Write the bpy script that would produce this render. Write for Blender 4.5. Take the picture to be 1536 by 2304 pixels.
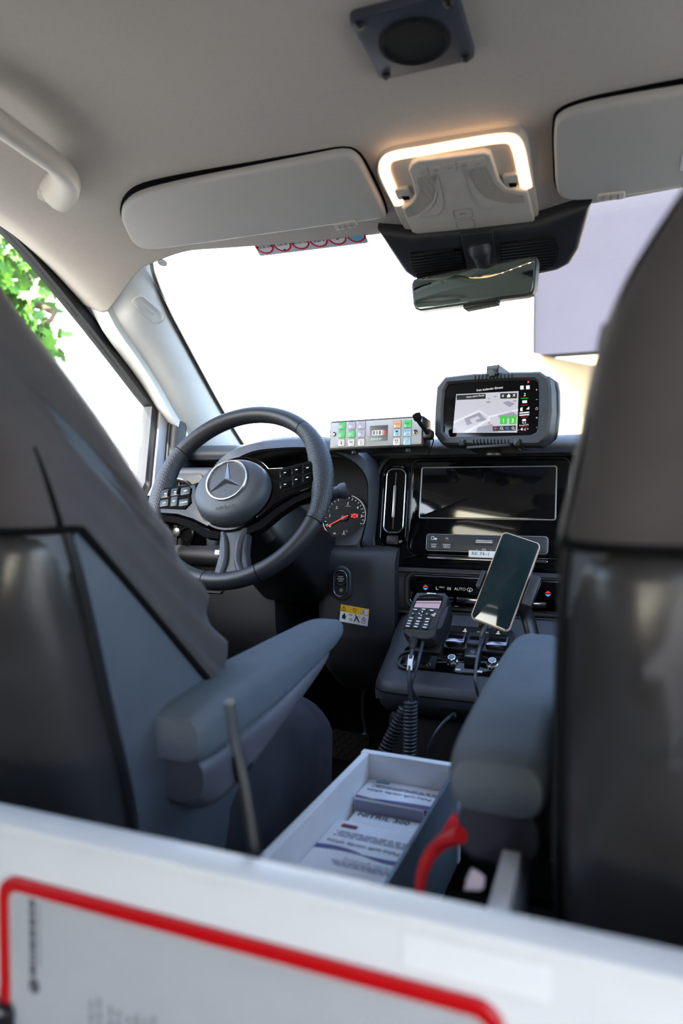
import bpy, bmesh, math, random
from mathutils import Vector as V, Matrix
random.seed(7)
for o in list(bpy.data.objects): bpy.data.objects.remove(o)
sc = bpy.context.scene
C = sc.collection
PI = math.pi
def R(d): return math.radians(d)

# ------------------------------------------------------------------ camera
# vehicle axes: X to the right, Y forward, Z up from the cab floor (metres); vehicle centre line at X = 0
FPX = 1536.0
YAW, PITCH = R(20.8), math.atan(52 / 1536)
CAM = V((0.215, 0.0, 0.75))
_a0 = V((-math.sin(YAW), math.cos(YAW), 0)); _r = V((math.cos(YAW), math.sin(YAW), 0))
_f = _a0 * math.cos(PITCH) - V((0, 0, 1)) * math.sin(PITCH)
_u = _a0 * math.sin(PITCH) + V((0, 0, 1)) * math.cos(PITCH)
cd = bpy.data.cameras.new('camera'); cam = bpy.data.objects.new('camera', cd); C.objects.link(cam)
cd.sensor_fit = 'HORIZONTAL'; cd.sensor_width = 24; cd.lens = 24; cd.clip_start = 0.02; cd.clip_end = 200
cd.dof.use_dof = True; cd.dof.focus_distance = 1.36; cd.dof.aperture_fstop = 3.2
m = Matrix((_r, _u, -_f)).transposed().to_4x4(); m.translation = CAM; cam.matrix_world = m
sc.camera = cam

# ------------------------------------------------------------------ light and exposure
sc.view_settings.view_transform = 'Standard'; sc.view_settings.look = 'None'
sc.view_settings.gamma = 1.0; sc.view_settings.use_curve_mapping = False
sc.view_settings.exposure = 2.70
w = bpy.data.worlds.new('sky'); sc.world = w; w.use_nodes = True
nt = w.node_tree; nt.nodes.clear()
bg = nt.nodes.new('ShaderNodeBackground'); out = nt.nodes.new('ShaderNodeOutputWorld')
sky = nt.nodes.new('ShaderNodeTexSky'); sky.sky_type = 'NISHITA'
sky.sun_disc = False; sky.sun_elevation = R(41); sky.sun_rotation = R(188); sky.air_density = 1.0; sky.dust_density = 2.5
nt.links.new(sky.outputs[0], bg.inputs[0]); bg.inputs[1].default_value = 0.30
nt.links.new(bg.outputs[0], out.inputs[0])
sd = bpy.data.lights.new('sun', 'SUN'); sun = bpy.data.objects.new('sun', sd); C.objects.link(sun)
sd.energy = 5.5; sd.angle = R(0.6); sd.color = (1.0, 0.95, 0.88)
sun.rotation_euler = V((0.10, 0.75, -0.66)).to_track_quat('-Z', 'Y').to_euler()

# ------------------------------------------------------------------ pixel rays (1536 x 2304 frame)
def ray(px, py):
    return (_f + _r * ((px - 768) / FPX) + _u * ((1152 - py) / FPX))
def onX(px, py, X): d = ray(px, py); return CAM + d * ((X - CAM.x) / d.x)
def onY(px, py, Y): d = ray(px, py); return CAM + d * ((Y - CAM.y) / d.y)
def onZ(px, py, Z): d = ray(px, py); return CAM + d * ((Z - CAM.z) / d.z)
def onP(px, py, o, n): d = ray(px, py); return CAM + d * ((o - CAM).dot(n) / d.dot(n))
def atD(px, py, D): return CAM + ray(px, py) * D

class Fr:
    """a flat working frame: origin, right, up, normal"""
    def __init__(s, o, ex=(1, 0, 0), ey=(0, 0, 1)):
        s.o = V(o); s.ex = V(ex).normalized(); e = V(ey)
        s.ey = (e - s.ex * e.dot(s.ex)).normalized(); s.ez = s.ex.cross(s.ey)
    def p(s, u, v, z=0.0): return s.o + s.ex * u + s.ey * v + s.ez * z
    def pix(s, px, py, z=0.0):
        q = onP(px, py, s.o + s.ez * z, s.ez) - s.o
        return (q.dot(s.ex), q.dot(s.ey))
    def rect(s, x0, y0, x1, y1):
        """pixel box -> u0,u1,v0,v1"""
        xm, ym = (x0 + x1) / 2, (y0 + y1) / 2
        return s.pix(x0, ym)[0], s.pix(x1, ym)[0], s.pix(xm, y1)[1], s.pix(xm, y0)[1]
    def at(s, u, v, z=0.0, rot=0.0):
        c, n = math.cos(rot), math.sin(rot)
        return Fr(s.p(u, v, z), s.ex * c + s.ey * n, s.ey * c - s.ex * n)
def frame_tilt(o, yaw=0, tilt=0, roll=0):
    """frame facing -Y, turned by yaw about Z, leaning back by tilt, rolled in its plane"""
    ex = V((math.cos(yaw), math.sin(yaw), 0)); bk = V((-math.sin(yaw), math.cos(yaw), 0))
    ey = V((0, 0, 1)) * math.cos(tilt) + bk * math.sin(tilt)
    return Fr(o, ex * math.cos(roll) + ey * math.sin(roll), ey * math.cos(roll) - ex * math.sin(roll))

# ------------------------------------------------------------------ materials
def lin(c): return tuple(((x / 255) / 12.92 if x / 255 <= 0.04045 else ((x / 255 + 0.055) / 1.055) ** 2.4) for x in c) + (1.0,)
MATS = {}
def M(name, col, rough=0.5, metal=0.0, bump=None, coat=0.0, spec=0.5, var=0.06, emit=None, es=0.0, alpha=None, vs=30.0):
    mt = bpy.data.materials.new(name); mt.use_nodes = True; nt = mt.node_tree; b = nt.nodes['Principled BSDF']
    tc = nt.nodes.new('ShaderNodeTexCoord')
    c = lin(col)
    if var:
        n = nt.nodes.new('ShaderNodeTexNoise'); n.inputs['Scale'].default_value = vs; n.inputs['Detail'].default_value = 4
        nt.links.new(tc.outputs['Object'], n.inputs['Vector'])
        rp = nt.nodes.new('ShaderNodeValToRGB'); nt.links.new(n.outputs['Fac'], rp.inputs['Fac'])
        rp.color_ramp.elements[0].position = 0.3; rp.color_ramp.elements[1].position = 0.7
        rp.color_ramp.elements[0].color = tuple(x * (1 - var) for x in c[:3]) + (1,)
        rp.color_ramp.elements[1].color = tuple(min(1, x * (1 + var)) for x in c[:3]) + (1,)
        nt.links.new(rp.outputs['Color'], b.inputs['Base Color'])
    else:
        b.inputs['Base Color'].default_value = c
    b.inputs['Roughness'].default_value = rough; b.inputs['Metallic'].default_value = metal
    b.inputs['Specular IOR Level'].default_value = spec
    if coat: b.inputs['Coat Weight'].default_value = coat; b.inputs['Coat Roughness'].default_value = 0.03
    if bump:
        kind, scale, st, dist = bump
        if kind == 'noise':
            t = nt.nodes.new('ShaderNodeTexNoise'); t.inputs['Detail'].default_value = 2; o = t.outputs['Fac']
        elif kind == 'voronoi':
            t = nt.nodes.new('ShaderNodeTexVoronoi'); o = t.outputs['Distance']
        elif kind == 'dots':
            t = nt.nodes.new('ShaderNodeTexVoronoi'); t.inputs['Randomness'].default_value = 0.0; o = t.outputs['Distance']
        elif kind == 'wave':
            t = nt.nodes.new('ShaderNodeTexWave'); t.bands_direction = 'DIAGONAL'; t.inputs['Distortion'].default_value = 0.4; o = t.outputs['Fac']
        t.inputs['Scale'].default_value = scale
        nt.links.new(tc.outputs['Object'], t.inputs['Vector'])
        bp = nt.nodes.new('ShaderNodeBump'); bp.inputs['Strength'].default_value = st; bp.inputs['Distance'].default_value = dist
        nt.links.new(o, bp.inputs['Height']); nt.links.new(bp.outputs['Normal'], b.inputs['Normal'])
    if emit is not None:
        b.inputs['Emission Color'].default_value = lin(emit); b.inputs['Emission Strength'].default_value = es
    MATS[name] = mt
    return mt

M('headliner', (196, 188, 178), 0.9, bump=('noise', 900, 0.25, 0.0006), spec=0.2, var=0.03, vs=200)
M('headliner_plastic', (196, 190, 180), 0.55, bump=('noise', 1500, 0.1, 0.0003), var=0.02)
M('pillar_plastic', (222, 222, 220), 0.5, bump=('noise', 1600, 0.15, 0.0003), var=0.02)
M('visor_vinyl', (190, 186, 180), 0.6, bump=('noise', 1200, 0.2, 0.0004), var=0.02)
M('dash_grain', (52, 55, 63), 0.42, bump=('noise', 950, 0.55, 0.0010), var=0.08)
M('dash_grain_dark', (33, 35, 40), 0.5, bump=('noise', 950, 0.5, 0.0010), var=0.08)
M('dark_plastic', (38, 40, 45), 0.45, bump=('noise', 1400, 0.2, 0.0004))
M('black_plastic', (16, 16, 18), 0.4, bump=('noise', 1400, 0.15, 0.0003))
M('black_matte', (10, 10, 11), 0.9, spec=0.1)
M('piano_black', (5, 5, 6), 0.06, var=0, spec=0.28)
M('screen_black', (7, 7, 9), 0.08, var=0.3, vs=8)
M('chrome', (226, 226, 228), 0.2, metal=1.0, var=0.03)
M('dark_chrome', (120, 120, 126), 0.18, metal=1.0, var=0.03)
M('satin_metal', (160, 162, 166), 0.35, metal=1.0, var=0.04)
M('wheel_leather', (36, 37, 41), 0.42, bump=('noise', 700, 0.35, 0.0007))
M('wheel_perforated', (44, 46, 52), 0.45, bump=('dots', 330, 0.9, 0.0010))
M('hub_leather', (60, 62, 68), 0.5, bump=('noise', 800, 0.3, 0.0006))
M('seat_leather', (48, 46, 46), 0.30, bump=('noise', 420, 0.25, 0.0008))
M('seat_side', (74, 79, 87), 0.6, bump=('noise', 600, 0.3, 0.0008))
M('seat_cover', (71, 66, 66), 0.8, bump=('wave', 520, 0.25, 0.0006), spec=0.3)
M('cushion_cover', (48, 48, 54), 0.9, bump=('noise', 500, 0.4, 0.001), spec=0.25, var=0.15)
M('armrest_fabric', (82, 89, 96), 0.75, bump=('noise', 900, 0.4, 0.0008), spec=0.3)
M('armrest_shell', (78, 76, 82), 0.45, bump=('noise', 900, 0.2, 0.0005))
M('white_laminate', (212, 211, 210), 0.35, var=0.02)
M('white_drawer', (240, 240, 242), 0.45, var=0.02)
M('aluminium_rail', (120, 126, 134), 0.4, metal=0.25, var=0.08)
M('box_card', (240, 240, 244), 0.6, var=0.015)
M('print_violet', (92, 90, 140), 0.6, var=0.05)
M('print_grey', (150, 150, 172), 0.6, var=0)
M('print_blue', (110, 180, 214), 0.6, var=0)
M('print_darkred', (120, 40, 55), 0.6, var=0)
M('print_red', (200, 16, 40), 0.5, var=0)
M('print_navy', (52, 66, 92), 0.6, var=0)
M('print_black', (14, 14, 16), 0.6, var=0)
M('print_white', (226, 226, 226), 0.5, var=0)
M('paper', (206, 206, 210), 0.7, var=0.02)
M('paper_grey', (150, 150, 156), 0.7, var=0)
M('paper_dark', (104, 104, 110), 0.7, var=0)
M('red_plastic', (188, 4, 14), 0.35, var=0.03)
M('red_strap', (216, 22, 28), 0.55, var=0.05)
M('rubber', (13, 13, 14), 0.85, spec=0.12, bump=('noise', 600, 0.2, 0.0004))
M('cable_rubber', (46, 49, 55), 0.45, var=0.05)
M('rugged_rubber', (28, 30, 34), 0.55, bump=('noise', 1500, 0.2, 0.0003))
M('steel_face', (172, 170, 168), 0.55, spec=0.3, metal=0.0, var=0.03)
M('sticker_yellow', (240, 180, 10), 0.5, var=0)
M('sticker_white', (228, 228, 228), 0.5, var=0)
M('sticker_grey', (206, 206, 220), 0.5, var=0)
M('phone_glass', (26, 40, 44), 0.05, var=0.35, vs=14)
M('phone_case', (196, 168, 146), 0.5, var=0.04)
M('floor_rubber', (18, 18, 19), 0.9, spec=0.1, bump=('noise', 300, 0.3, 0.001))
M('door_metal', (176, 174, 182), 0.35, metal=0.2, var=0.02)
M('seal_rubber', (46, 50, 56), 0.5, var=0.03)
M('speaker_plate', (56, 62, 74), 0.5, bump=('noise', 800, 0.15, 0.0004))
M('speaker_foam', (12, 12, 12), 0.95, bump=('noise', 900, 0.6, 0.001))
M('wall_white', (236, 234, 228), 0.85, bump=('noise', 60, 0.2, 0.003), var=0.03, vs=2)
M('wall_pale', (104, 104, 106), 0.85, var=0.03, vs=2)
M('wall_verge', (120, 120, 120), 0.85, var=0.03, vs=2)
M('wall_cream', (190, 168, 130), 0.85, var=0.03, vs=2)
M('wall_painted_shade', (48, 48, 58), 0.8, spec=0.1, var=0.04, vs=2)  # shade on the fascia is put into this dark grey
M('asphalt', (92, 92, 92), 0.9, bump=('noise', 80, 0.4, 0.004), var=0.12, vs=20)
M('leaf', (66, 118, 20), 0.5, var=0.3, vs=3)
M('bark', (92, 78, 62), 0.9, bump=('noise', 40, 0.6, 0.01), var=0.25)
M('rear_lining', (150, 148, 144), 0.6, var=0.03)
M('body_paint', (214, 214, 214), 0.3, coat=0.5, var=0)
M('lamp_plastic', (255, 222, 190), 0.5, var=0, emit=(255, 204, 156), es=0.42)
M('led', (255, 240, 225), 0.4, var=0, emit=(255, 236, 214), es=3)
M('dial_black', (14, 15, 18), 0.6, spec=0.2, var=0.05)
M('needle_red', (220, 60, 50), 0.5, var=0, emit=(230, 60, 50), es=0.12)
M('telltale_red', (255, 40, 40), 0.5, var=0, emit=(255, 40, 40), es=0.4)
M('mirror_glass', (150, 168, 164), 0.02, metal=1.0, var=0)
M('glove_white', (222, 196, 196), 0.6, var=0.04)
# screens give off their own light
def scr(name, col, es): M(name, (10, 10, 10), 0.15, var=0, emit=col, es=es)
ES = 0.14
scr('map_ground', (212, 212, 224), ES); scr('map_road', (240, 240, 250), ES); scr('map_block', (160, 160, 176), ES)
scr('map_dark', (52, 54, 60), ES * 0.5); scr('map_white', (255, 255, 255), ES); scr('map_green', (60, 214, 60), ES)
scr('map_red', (224, 40, 36), ES); scr('map_orange', (230, 140, 80), ES); scr('map_blue', (90, 170, 230), ES)
scr('radio_lcd', (196, 178, 206), ES * 0.85); scr('radio_lcd_dark', (60, 56, 80), ES)
scr('panel_lcd', (66, 66, 72), ES)
scr('key_green', (104, 232, 140), ES); scr('key_lilac', (206, 204, 234), ES); scr('key_white', (240, 240, 236), ES)
scr('key_orange', (250, 200, 164), ES); scr('key_blue', (186, 226, 248), ES)
scr('key_ink_green', (10, 110, 60), ES * 0.6); scr('key_ink', (60, 60, 90), ES * 0.5); scr('key_ink_orange', (200, 130, 70), ES); scr('key_ink_blue', (80, 150, 190), ES)
scr('phone_pale', (176, 190, 214), ES * 0.9)
scr('icon_white', (230, 230, 230), ES * 0.6); scr('icon_red', (230, 60, 60), ES); scr('icon_blue', (90, 170, 230), ES)

def glass_mat(name, tint, refl=0.06):
    mt = bpy.data.materials.new(name); mt.use_nodes = True; nt = mt.node_tree; nt.nodes.clear()
    o = nt.nodes.new('ShaderNodeOutputMaterial'); mx = nt.nodes.new('ShaderNodeMixShader')
    t = nt.nodes.new('ShaderNodeBsdfTransparent'); t.inputs[0].default_value = tint
    g = nt.nodes.new('ShaderNodeBsdfGlossy'); g.inputs['Roughness'].default_value = 0.02
    lw = nt.nodes.new('ShaderNodeLayerWeight'); lw.inputs['Blend'].default_value = 0.2
    pw = nt.nodes.new('ShaderNodeMath'); pw.operation = 'POWER'; pw.inputs[1].default_value = 3.0
    ma = nt.nodes.new('ShaderNodeMath'); ma.operation = 'MULTIPLY_ADD'; ma.inputs[1].default_value = 0.4; ma.inputs[2].default_value = 0.025
    nt.links.new(lw.outputs['Facing'], pw.inputs[0]); nt.links.new(pw.outputs[0], ma.inputs[0])
    nt.links.new(ma.outputs[0], mx.inputs[0]); nt.links.new(t.outputs[0], mx.inputs[1]); nt.links.new(g.outputs[0], mx.inputs[2])
    nt.links.new(mx.outputs[0], o.inputs[0]); MATS[name] = mt
    return mt
glass_mat('window_glass', (0.96, 0.98, 0.97, 1))
glass_mat('clear_film', (0.93, 0.93, 0.93, 1))

# ------------------------------------------------------------------ object helpers
LOC = {}
def thing(name, label, cat, loc=(0, 0, 0), group=None, kind=None):
    o = bpy.data.objects.new(name, None); C.objects.link(o); o.location = V(loc); o.empty_display_size = 0.02
    LOC[o.name] = V(loc)
    if label: o['label'] = label
    if cat: o['category'] = cat
    if group: o['group'] = group
    if kind: o['kind'] = kind
    return o
def obj(name, bm, mat, parent=None, smooth=True, ang=38, label=None, cat=None, group=None, kind=None, base=None):
    """links a bmesh (world coordinates) as one mesh object"""
    L = LOC[parent.name] if parent else V(base if base is not None else (0, 0, 0))
    bmesh.ops.recalc_face_normals(bm, faces=bm.faces) if smooth != 'raw' else None
    bm.transform(Matrix.Translation(-L))
    me = bpy.data.meshes.new(name); bm.to_mesh(me); bm.free()
    if smooth:
        for p in me.polygons: p.use_smooth = True
        me.set_sharp_from_angle(angle=R(ang))
    me.materials.append(MATS[mat] if isinstance(mat, str) else mat)
    o = bpy.data.objects.new(name, me); C.objects.link(o)
    if parent: o.parent = parent
    else: o.location = L
    LOC[o.name] = L
    if label: o['label'] = label
    if cat: o['category'] = cat
    if group: o['group'] = group
    if kind: o['kind'] = kind
    return o
def struct(name, bm, mat, parent=None, **k):
    return obj(name, bm, mat, parent, kind=None if parent else 'structure', **k)
def B(): return bmesh.new()

# ------------------------------------------------------------------ shape helpers
def rr(u0, u1, v0, v1, r, n=5):
    """rounded rectangle outline, counter-clockwise"""
    r = max(1e-5, min(r, abs(u1 - u0) / 2 - 1e-5, abs(v1 - v0) / 2 - 1e-5)); P = []
    for cx, cy, a in ((u1 - r, v0 + r, -90), (u1 - r, v1 - r, 0), (u0 + r, v1 - r, 90), (u0 + r, v0 + r, 180)):
        for i in range(n + 1):
            t = R(a + 90 * i / n); P.append((cx + r * math.cos(t), cy + r * math.sin(t)))
    return P
def ell(cu, cv, ru, rv, n=32, a0=0):
    return [(cu + ru * math.cos(2 * PI * i / n + a0), cv + rv * math.sin(2 * PI * i / n + a0)) for i in range(n)]
def inset(P, d):
    n = len(P); out = []
    for i in range(n):
        a, b, c = V(P[i - 1]), V(P[i]), V(P[(i + 1) % n])
        e1 = (b - a); e2 = (c - b)
        if e1.length < 1e-9: e1 = e2
        if e2.length < 1e-9: e2 = e1
        n1 = V((-e1.y, e1.x)).normalized(); n2 = V((-e2.y, e2.x)).normalized()
        k = n1 + n2; l = k.length
        if l < 1e-6: out.append(tuple(b)); continue
        k /= l; s = d / max(0.4, k.dot(n1)); q = b + k * s; out.append((q.x, q.y))
    return out
def rings(bm, rs, caps=(True, True), close=False):
    """skin a list of closed rings of 3-D points"""
    vs = [[bm.verts.new(p) for p in r] for r in rs]; n = len(vs[0])
    pairs = list(zip(vs[:-1], vs[1:])) + ([(vs[-1], vs[0])] if close else [])
    for a, b in pairs:
        for i in range(n):
            j = (i + 1) % n
            try: bm.faces.new((a[i], a[j], b[j], b[i]))
            except ValueError: pass
    if not close:
        if caps[0]: bm.faces.new(list(reversed(vs[0])))
        if caps[1]: bm.faces.new(vs[-1])
    return vs
def grid(bm, rows, closed_u=False):
    vs = [[bm.verts.new(p) for p in r] for r in rows]
    for a, b in zip(vs[:-1], vs[1:]):
        for i in range(len(a) - (0 if closed_u else 1)):
            j = (i + 1) % len(a); bm.faces.new((a[i], a[j], b[j], b[i]))
    return vs
def prism(bm, fr, P, z0, z1, bev=0.0, seg=3):
    rs = [[fr.p(u, v, z0) for u, v in P]]
    if bev:
        for k in range(seg + 1):
            t = PI / 2 * k / seg; Q = inset(P, bev * (1 - math.cos(t)))
            rs.append([fr.p(u, v, z1 - bev + bev * math.sin(t)) for u, v in Q])
    else: rs.append([fr.p(u, v, z1) for u, v in P])
    rings(bm, rs); return bm
def rbox(bm, fr, u0, u1, v0, v1, r, z0, z1, bev=0.0, n=4, seg=2):
    return prism(bm, fr, rr(min(u0, u1), max(u0, u1), min(v0, v1), max(v0, v1), r, n), z0, z1, bev, seg)
def ringp(bm, fr, Po, Pi, z0, z1, bev=0.0):
    """a frame: outer and inner outline with equal counts"""
    b = bev
    rs = [[fr.p(u, v, z0) for u, v in Po], [fr.p(u, v, z1 - b) for u, v in Po]]
    if b: rs += [[fr.p(u, v, z1) for u, v in inset(Po, b)], [fr.p(u, v, z1) for u, v in inset(Pi, -b)]]
    rs += [[fr.p(u, v, z1 - b) for u, v in Pi], [fr.p(u, v, z0) for u, v in Pi]]
    rings(bm, rs, close=True); return bm
def boxw(bm, x0, x1, y0, y1, z0, z1, bev=0.0):
    fr = Fr((0, 0, 0), (1, 0, 0), (0, 1, 0))
    return prism(bm, fr, rr(x0, x1, y0, y1, max(bev, 1e-4), 2 if bev else 1), z0, z1, bev, 2)
def catmull(P, n=6, closed=False):
    P = [V(p) for p in P]; out = []; m = len(P)
    rng = range(m if closed else m - 1)
    for i in rng:
        p0 = P[i - 1] if (closed or i > 0) else P[0] * 2 - P[1]
        p1 = P[i]; p2 = P[(i + 1) % m]
        p3 = P[(i + 2) % m] if (closed or i + 2 < m) else P[-1] * 2 - P[-2]
        for k in range(n):
            t = k / n
            out.append(0.5 * ((2 * p1) + (p2 - p0) * t + (2 * p0 - 5 * p1 + 4 * p2 - p3) * t * t + (3 * p1 - p0 - 3 * p2 + p3) * t ** 3))
    if not closed: out.append(P[-1])
    return out
def tube(bm, path, r, n=10, closed=False, caps=True, flat=None, up=None):
    """r may be a number or a list; flat = (a, b) multiplies the two section axes"""
    P = [V(p) for p in path]; m = len(P); rs = []
    t0 = (P[1] - P[0]).normalized()
    ref = V(up) if up is not None else (V((0, 0, 1)) if abs(t0.z) < 0.9 else V((1, 0, 0)))
    nrm = (ref - t0 * ref.dot(t0)).normalized()
    for i in range(m):
        if closed: t = (P[(i + 1) % m] - P[i - 1]).normalized()
        else: t = (P[min(i + 1, m - 1)] - P[max(i - 1, 0)]).normalized()
        nrm = (nrm - t * nrm.dot(t)).normalized(); bn = t.cross(nrm)
        ri = r[i] if isinstance(r, (list, tuple)) else r
        fa, fb = flat if flat else (1, 1)
        rs.append([P[i] + nrm * (math.cos(2 * PI * k / n) * ri * fa) + bn * (math.sin(2 * PI * k / n) * ri * fb) for k in range(n)])
    rings(bm, rs, (caps, caps), close=closed); return bm
def lathe(bm, fr, prof, n=28, cu=0, cv=0, caps=(True, True)):
    """prof: list of (radius, height along the frame normal)"""
    rs = [[fr.p(cu + r * math.cos(2 * PI * k / n), cv + r * math.sin(2 * PI * k / n), z) for k in range(n)] for r, z in prof]
    rings(bm, rs, caps); return bm
def flat(bm, fr, P, z=0.0):
    bm.faces.new([bm.verts.new(fr.p(u, v, z)) for u, v in P]); return bm
def decal(bm, fr, P, z=0.0003, t=0.0002):
    """a thin printed shape with a little thickness"""
    return prism(bm, fr, P, z - t, z)
def rect(u0, u1, v0, v1): return [(u0, v0), (u1, v0), (u1, v1), (u0, v1)]
_TX = {}
def text(bm, fr, s, u, v, size, z=0.0003, align='CENTER', sx=1.0, bold=0.0):
    key = (s, align, bold)
    if key not in _TX:
        cu = bpy.data.curves.new('t', 'FONT'); cu.body = s; cu.align_x = align; cu.align_y = 'CENTER'; cu.size = 1.0; cu.resolution_u = 2; cu.offset = bold
        o = bpy.data.objects.new('t', cu); me = o.to_mesh()
        _TX[key] = ([tuple(q.co) for q in me.vertices], [tuple(p.vertices) for p in me.polygons])
        o.to_mesh_clear(); bpy.data.objects.remove(o); bpy.data.curves.remove(cu)
    vs, fs = _TX[key]
    nv = [bm.verts.new(fr.p(u + x * size * sx, v + y * size, z)) for x, y, _ in vs]
    for f in fs:
        try: bm.faces.new([nv[i] for i in f])
        except ValueError: pass
    return bm
def lines(bm, fr, u0, u1, v0, v1, n, z=0.0003, fill=0.5, ragged=0.25, seed=1):
    """rows of small print too fine to read"""
    rnd = random.Random(seed); h = (v1 - v0) / n
    for i in range(n):
        v = v0 + h * (i + 0.5); u = u0; end = u1 - (u1 - u0) * ragged * rnd.random()
        while u < end:
            l = min(end - u, (u1 - u0) * rnd.uniform(0.05, 0.16)); decal(bm, fr, rect(u, u + l, v - h * fill / 2, v + h * fill / 2), z); u += l + (u1 - u0) * 0.02
    return bm

# ================================================================== outside
GZ = -0.45
bm = B(); boxw(bm, -30, 30, -30, 30, GZ - 0.2, GZ); struct('ground', bm, 'asphalt', smooth=False)
b1 = thing('building', 'sunlit white rendered building standing in front of the windscreen', 'building', (-2, 6.6, GZ))
XC, YC = -0.40, 6.6
bm = B(); boxw(bm, -9, XC, YC, YC + 0.4, GZ, 3.7); obj('wall', bm, 'wall_white', b1, smooth=False)
fr = Fr((XC, YC, 0), (0.62, 1, 0), (0, 0, 1))
zt = onY(1193, 795, YC).z
bm = B(); prism(bm, fr, rect(0.0, 3.4, GZ, zt), -0.3, 0.0); obj('return_wall', bm, 'wall_cream', b1, smooth=False, label='cream return wall of the passage')
bm = B(); boxw(bm, XC + 0.002, 6.0, YC + 0.1, YC + 0.3, zt, 3.7); obj('fascia', bm, 'wall_painted_shade', b1, smooth=False, label='fascia panel above the passage with its shade painted dark grey')
bm = B(); boxw(bm, XC, 6.0, YC + 4.2, YC + 4.4, GZ, 3.7); obj('back_wall', bm, 'wall_cream', b1, smooth=False)
b2 = thing('gabled_house', 'pale grey gabled house wall seen through the side window', 'building', (-6, 4.6, GZ))
bm = B()
fr = Fr((-5.2, 4.4, 0), (1, 0.25, 0), (0, 0, 1))
prism(bm, fr, [(-5, GZ), (1.55, GZ), (1.55, 0.9), (-0.6, 3.6), (-1.4, 4.6), (-5, 5.5)], -0.2, 0.0); obj('wall', bm, 'wall_pale', b2, smooth=False)
bm = B(); prism(bm, fr, [(1.75, 0.72), (1.85, 0.85), (-0.5, 3.8), (-1.4, 4.8), (-5, 5.7), (-5, 5.5), (-1.4, 4.6), (-0.6, 3.6)], -0.25, 0.12); obj('verge_board', bm, 'wall_verge', b2, smooth=False)
# leafy tree seen through the side window
tr = thing('maple_tree', 'green leafy tree outside the side window', 'tree', (-4.6, 3.3, GZ))
bm = B()
tube(bm, catmull([(-4.6, 3.3, GZ), (-4.55, 3.3, 1.0), (-4.65, 3.25, 2.6), (-4.6, 3.2, 4.0)], 4), 0.11, 10)
obj('trunk', bm, 'bark', tr)
bm = B()
LEAF = [(0, 0), (0.25, 0.05), (0.5, -0.02), (0.42, 0.22), (0.62, 0.45), (0.36, 0.45), (0.3, 0.62), (0.14, 0.55), (0, 1.0), (-0.14, 0.55), (-0.3, 0.62), (-0.36, 0.45), (-0.62, 0.45), (-0.42, 0.22), (-0.5, -0.02), (-0.25, 0.05)]
rnd = random.Random(3)
cl = [(-30, 560, .5, 150), (40, 590, .34, 130), (0, 640, .26, 70), (75, 750, .17, 70), (30, 735, .2, 50), (20, 680, .12, 30), (-120, 620, .6, 150), (-150, 420, .8, 200), (-40, 440, .5, 120)]
for px, py, rad, n in cl:
    c = atD(px, py, 4.3)
    for i in range(n):
        d = V((rnd.gauss(0, 1), rnd.gauss(0, 1), rnd.gauss(0, 0.8))) * rad * 0.5
        q = Fr(c + d, (rnd.gauss(0, 1), rnd.gauss(0, 1), rnd.gauss(0, .5)), (rnd.gauss(0, .6), rnd.gauss(0, .6), -1))
        s = rnd.uniform(0.07, 0.12)
        vs = [bm.verts.new(q.p(u * s, v * s, 0.02 * s * math.sin(9 * u))) for u, v in LEAF]
        bm.faces.new(vs)
obj('foliage', bm, 'leaf', tr, smooth='raw')['kind'] = 'stuff'
bm = B()
for px, py, rad, n in cl:
    tube(bm, catmull([(-4.6, 3.25, 2.0 + rad), atD(px + 20, py - 60, 4.4), atD(px, py, 4.3)], 4), [0.03 - 0.002 * i for i in range(9)], 6)
obj('branches', bm, 'bark', tr)

# ================================================================== van shell
def lerp(a, b, t): return a + (b - a) * t
def table(T, x):
    """piecewise smooth lookup in [(x, a, b, ...)]"""
    if x <= T[0][0]: return T[0][1:]
    if x >= T[-1][0]: return T[-1][1:]
    for i in range(len(T) - 1):
        if T[i][0] <= x <= T[i + 1][0]:
            t = (x - T[i][0]) / (T[i + 1][0] - T[i][0]); o = []
            for c in range(1, len(T[0])):
                h = T[i + 1][0] - T[i][0]
                m0 = (T[i + 1][c] - T[max(i - 1, 0)][c]) / (T[i + 1][0] - T[max(i - 1, 0)][0]) * h
                m1 = (T[min(i + 2, len(T) - 1)][c] - T[i][c]) / (T[min(i + 2, len(T) - 1)][0] - T[i][0]) * h
                o.append((2 * t ** 3 - 3 * t * t + 1) * T[i][c] + (t ** 3 - 2 * t * t + t) * m0 + (-2 * t ** 3 + 3 * t * t) * T[i + 1][c] + (t ** 3 - t * t) * m1)
            return tuple(o)
def ceil_z(X, Y):
    zc = table([(-2.4, 1.25), (0.7, 1.25), (0.85, 1.246), (0.95, 1.232), (1.02, 1.212), (1.08, 1.192), (1.16, 1.176)], Y)[0]
    ze = table([(-2.4, 1.17), (0.5, 1.225), (0.86, 1.205), (1.0, 1.165), (1.11, 1.112), (1.20, 1.06)], Y)[0]
    t = max(0, min(1, (abs(X) - 0.48) / 0.24)); t = t * t * (3 - 2 * t)
    return zc + (ze - zc) * t + 0.42 * max(0, abs(X) - 0.722)
def front_y(x): return 1.075 + 0.05 * (1 - min(1, (x / 0.60) ** 2)) + (0.052 * min(1, (abs(x) - 0.59) / 0.13) ** 1.2 if abs(x) > 0.59 else 0)
bm = B()
XS = [-0.79 + 1.58 * i / 80 for i in range(81)]
rows = []
for k in range(61):
    t = k / 60
    rows.append([V((x, lerp(-2.2, front_y(x), 1 - (1 - t) ** 1.7), 0)) for x in XS])
for r in rows:
    for p in r: p.z = ceil_z(p.x, p.y)
grid(bm, rows)
ce = struct('ceiling', bm, 'headliner')
md = ce.modifiers.new('thickness', 'SOLIDIFY'); md.thickness = 0.035; md.offset = 1
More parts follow.
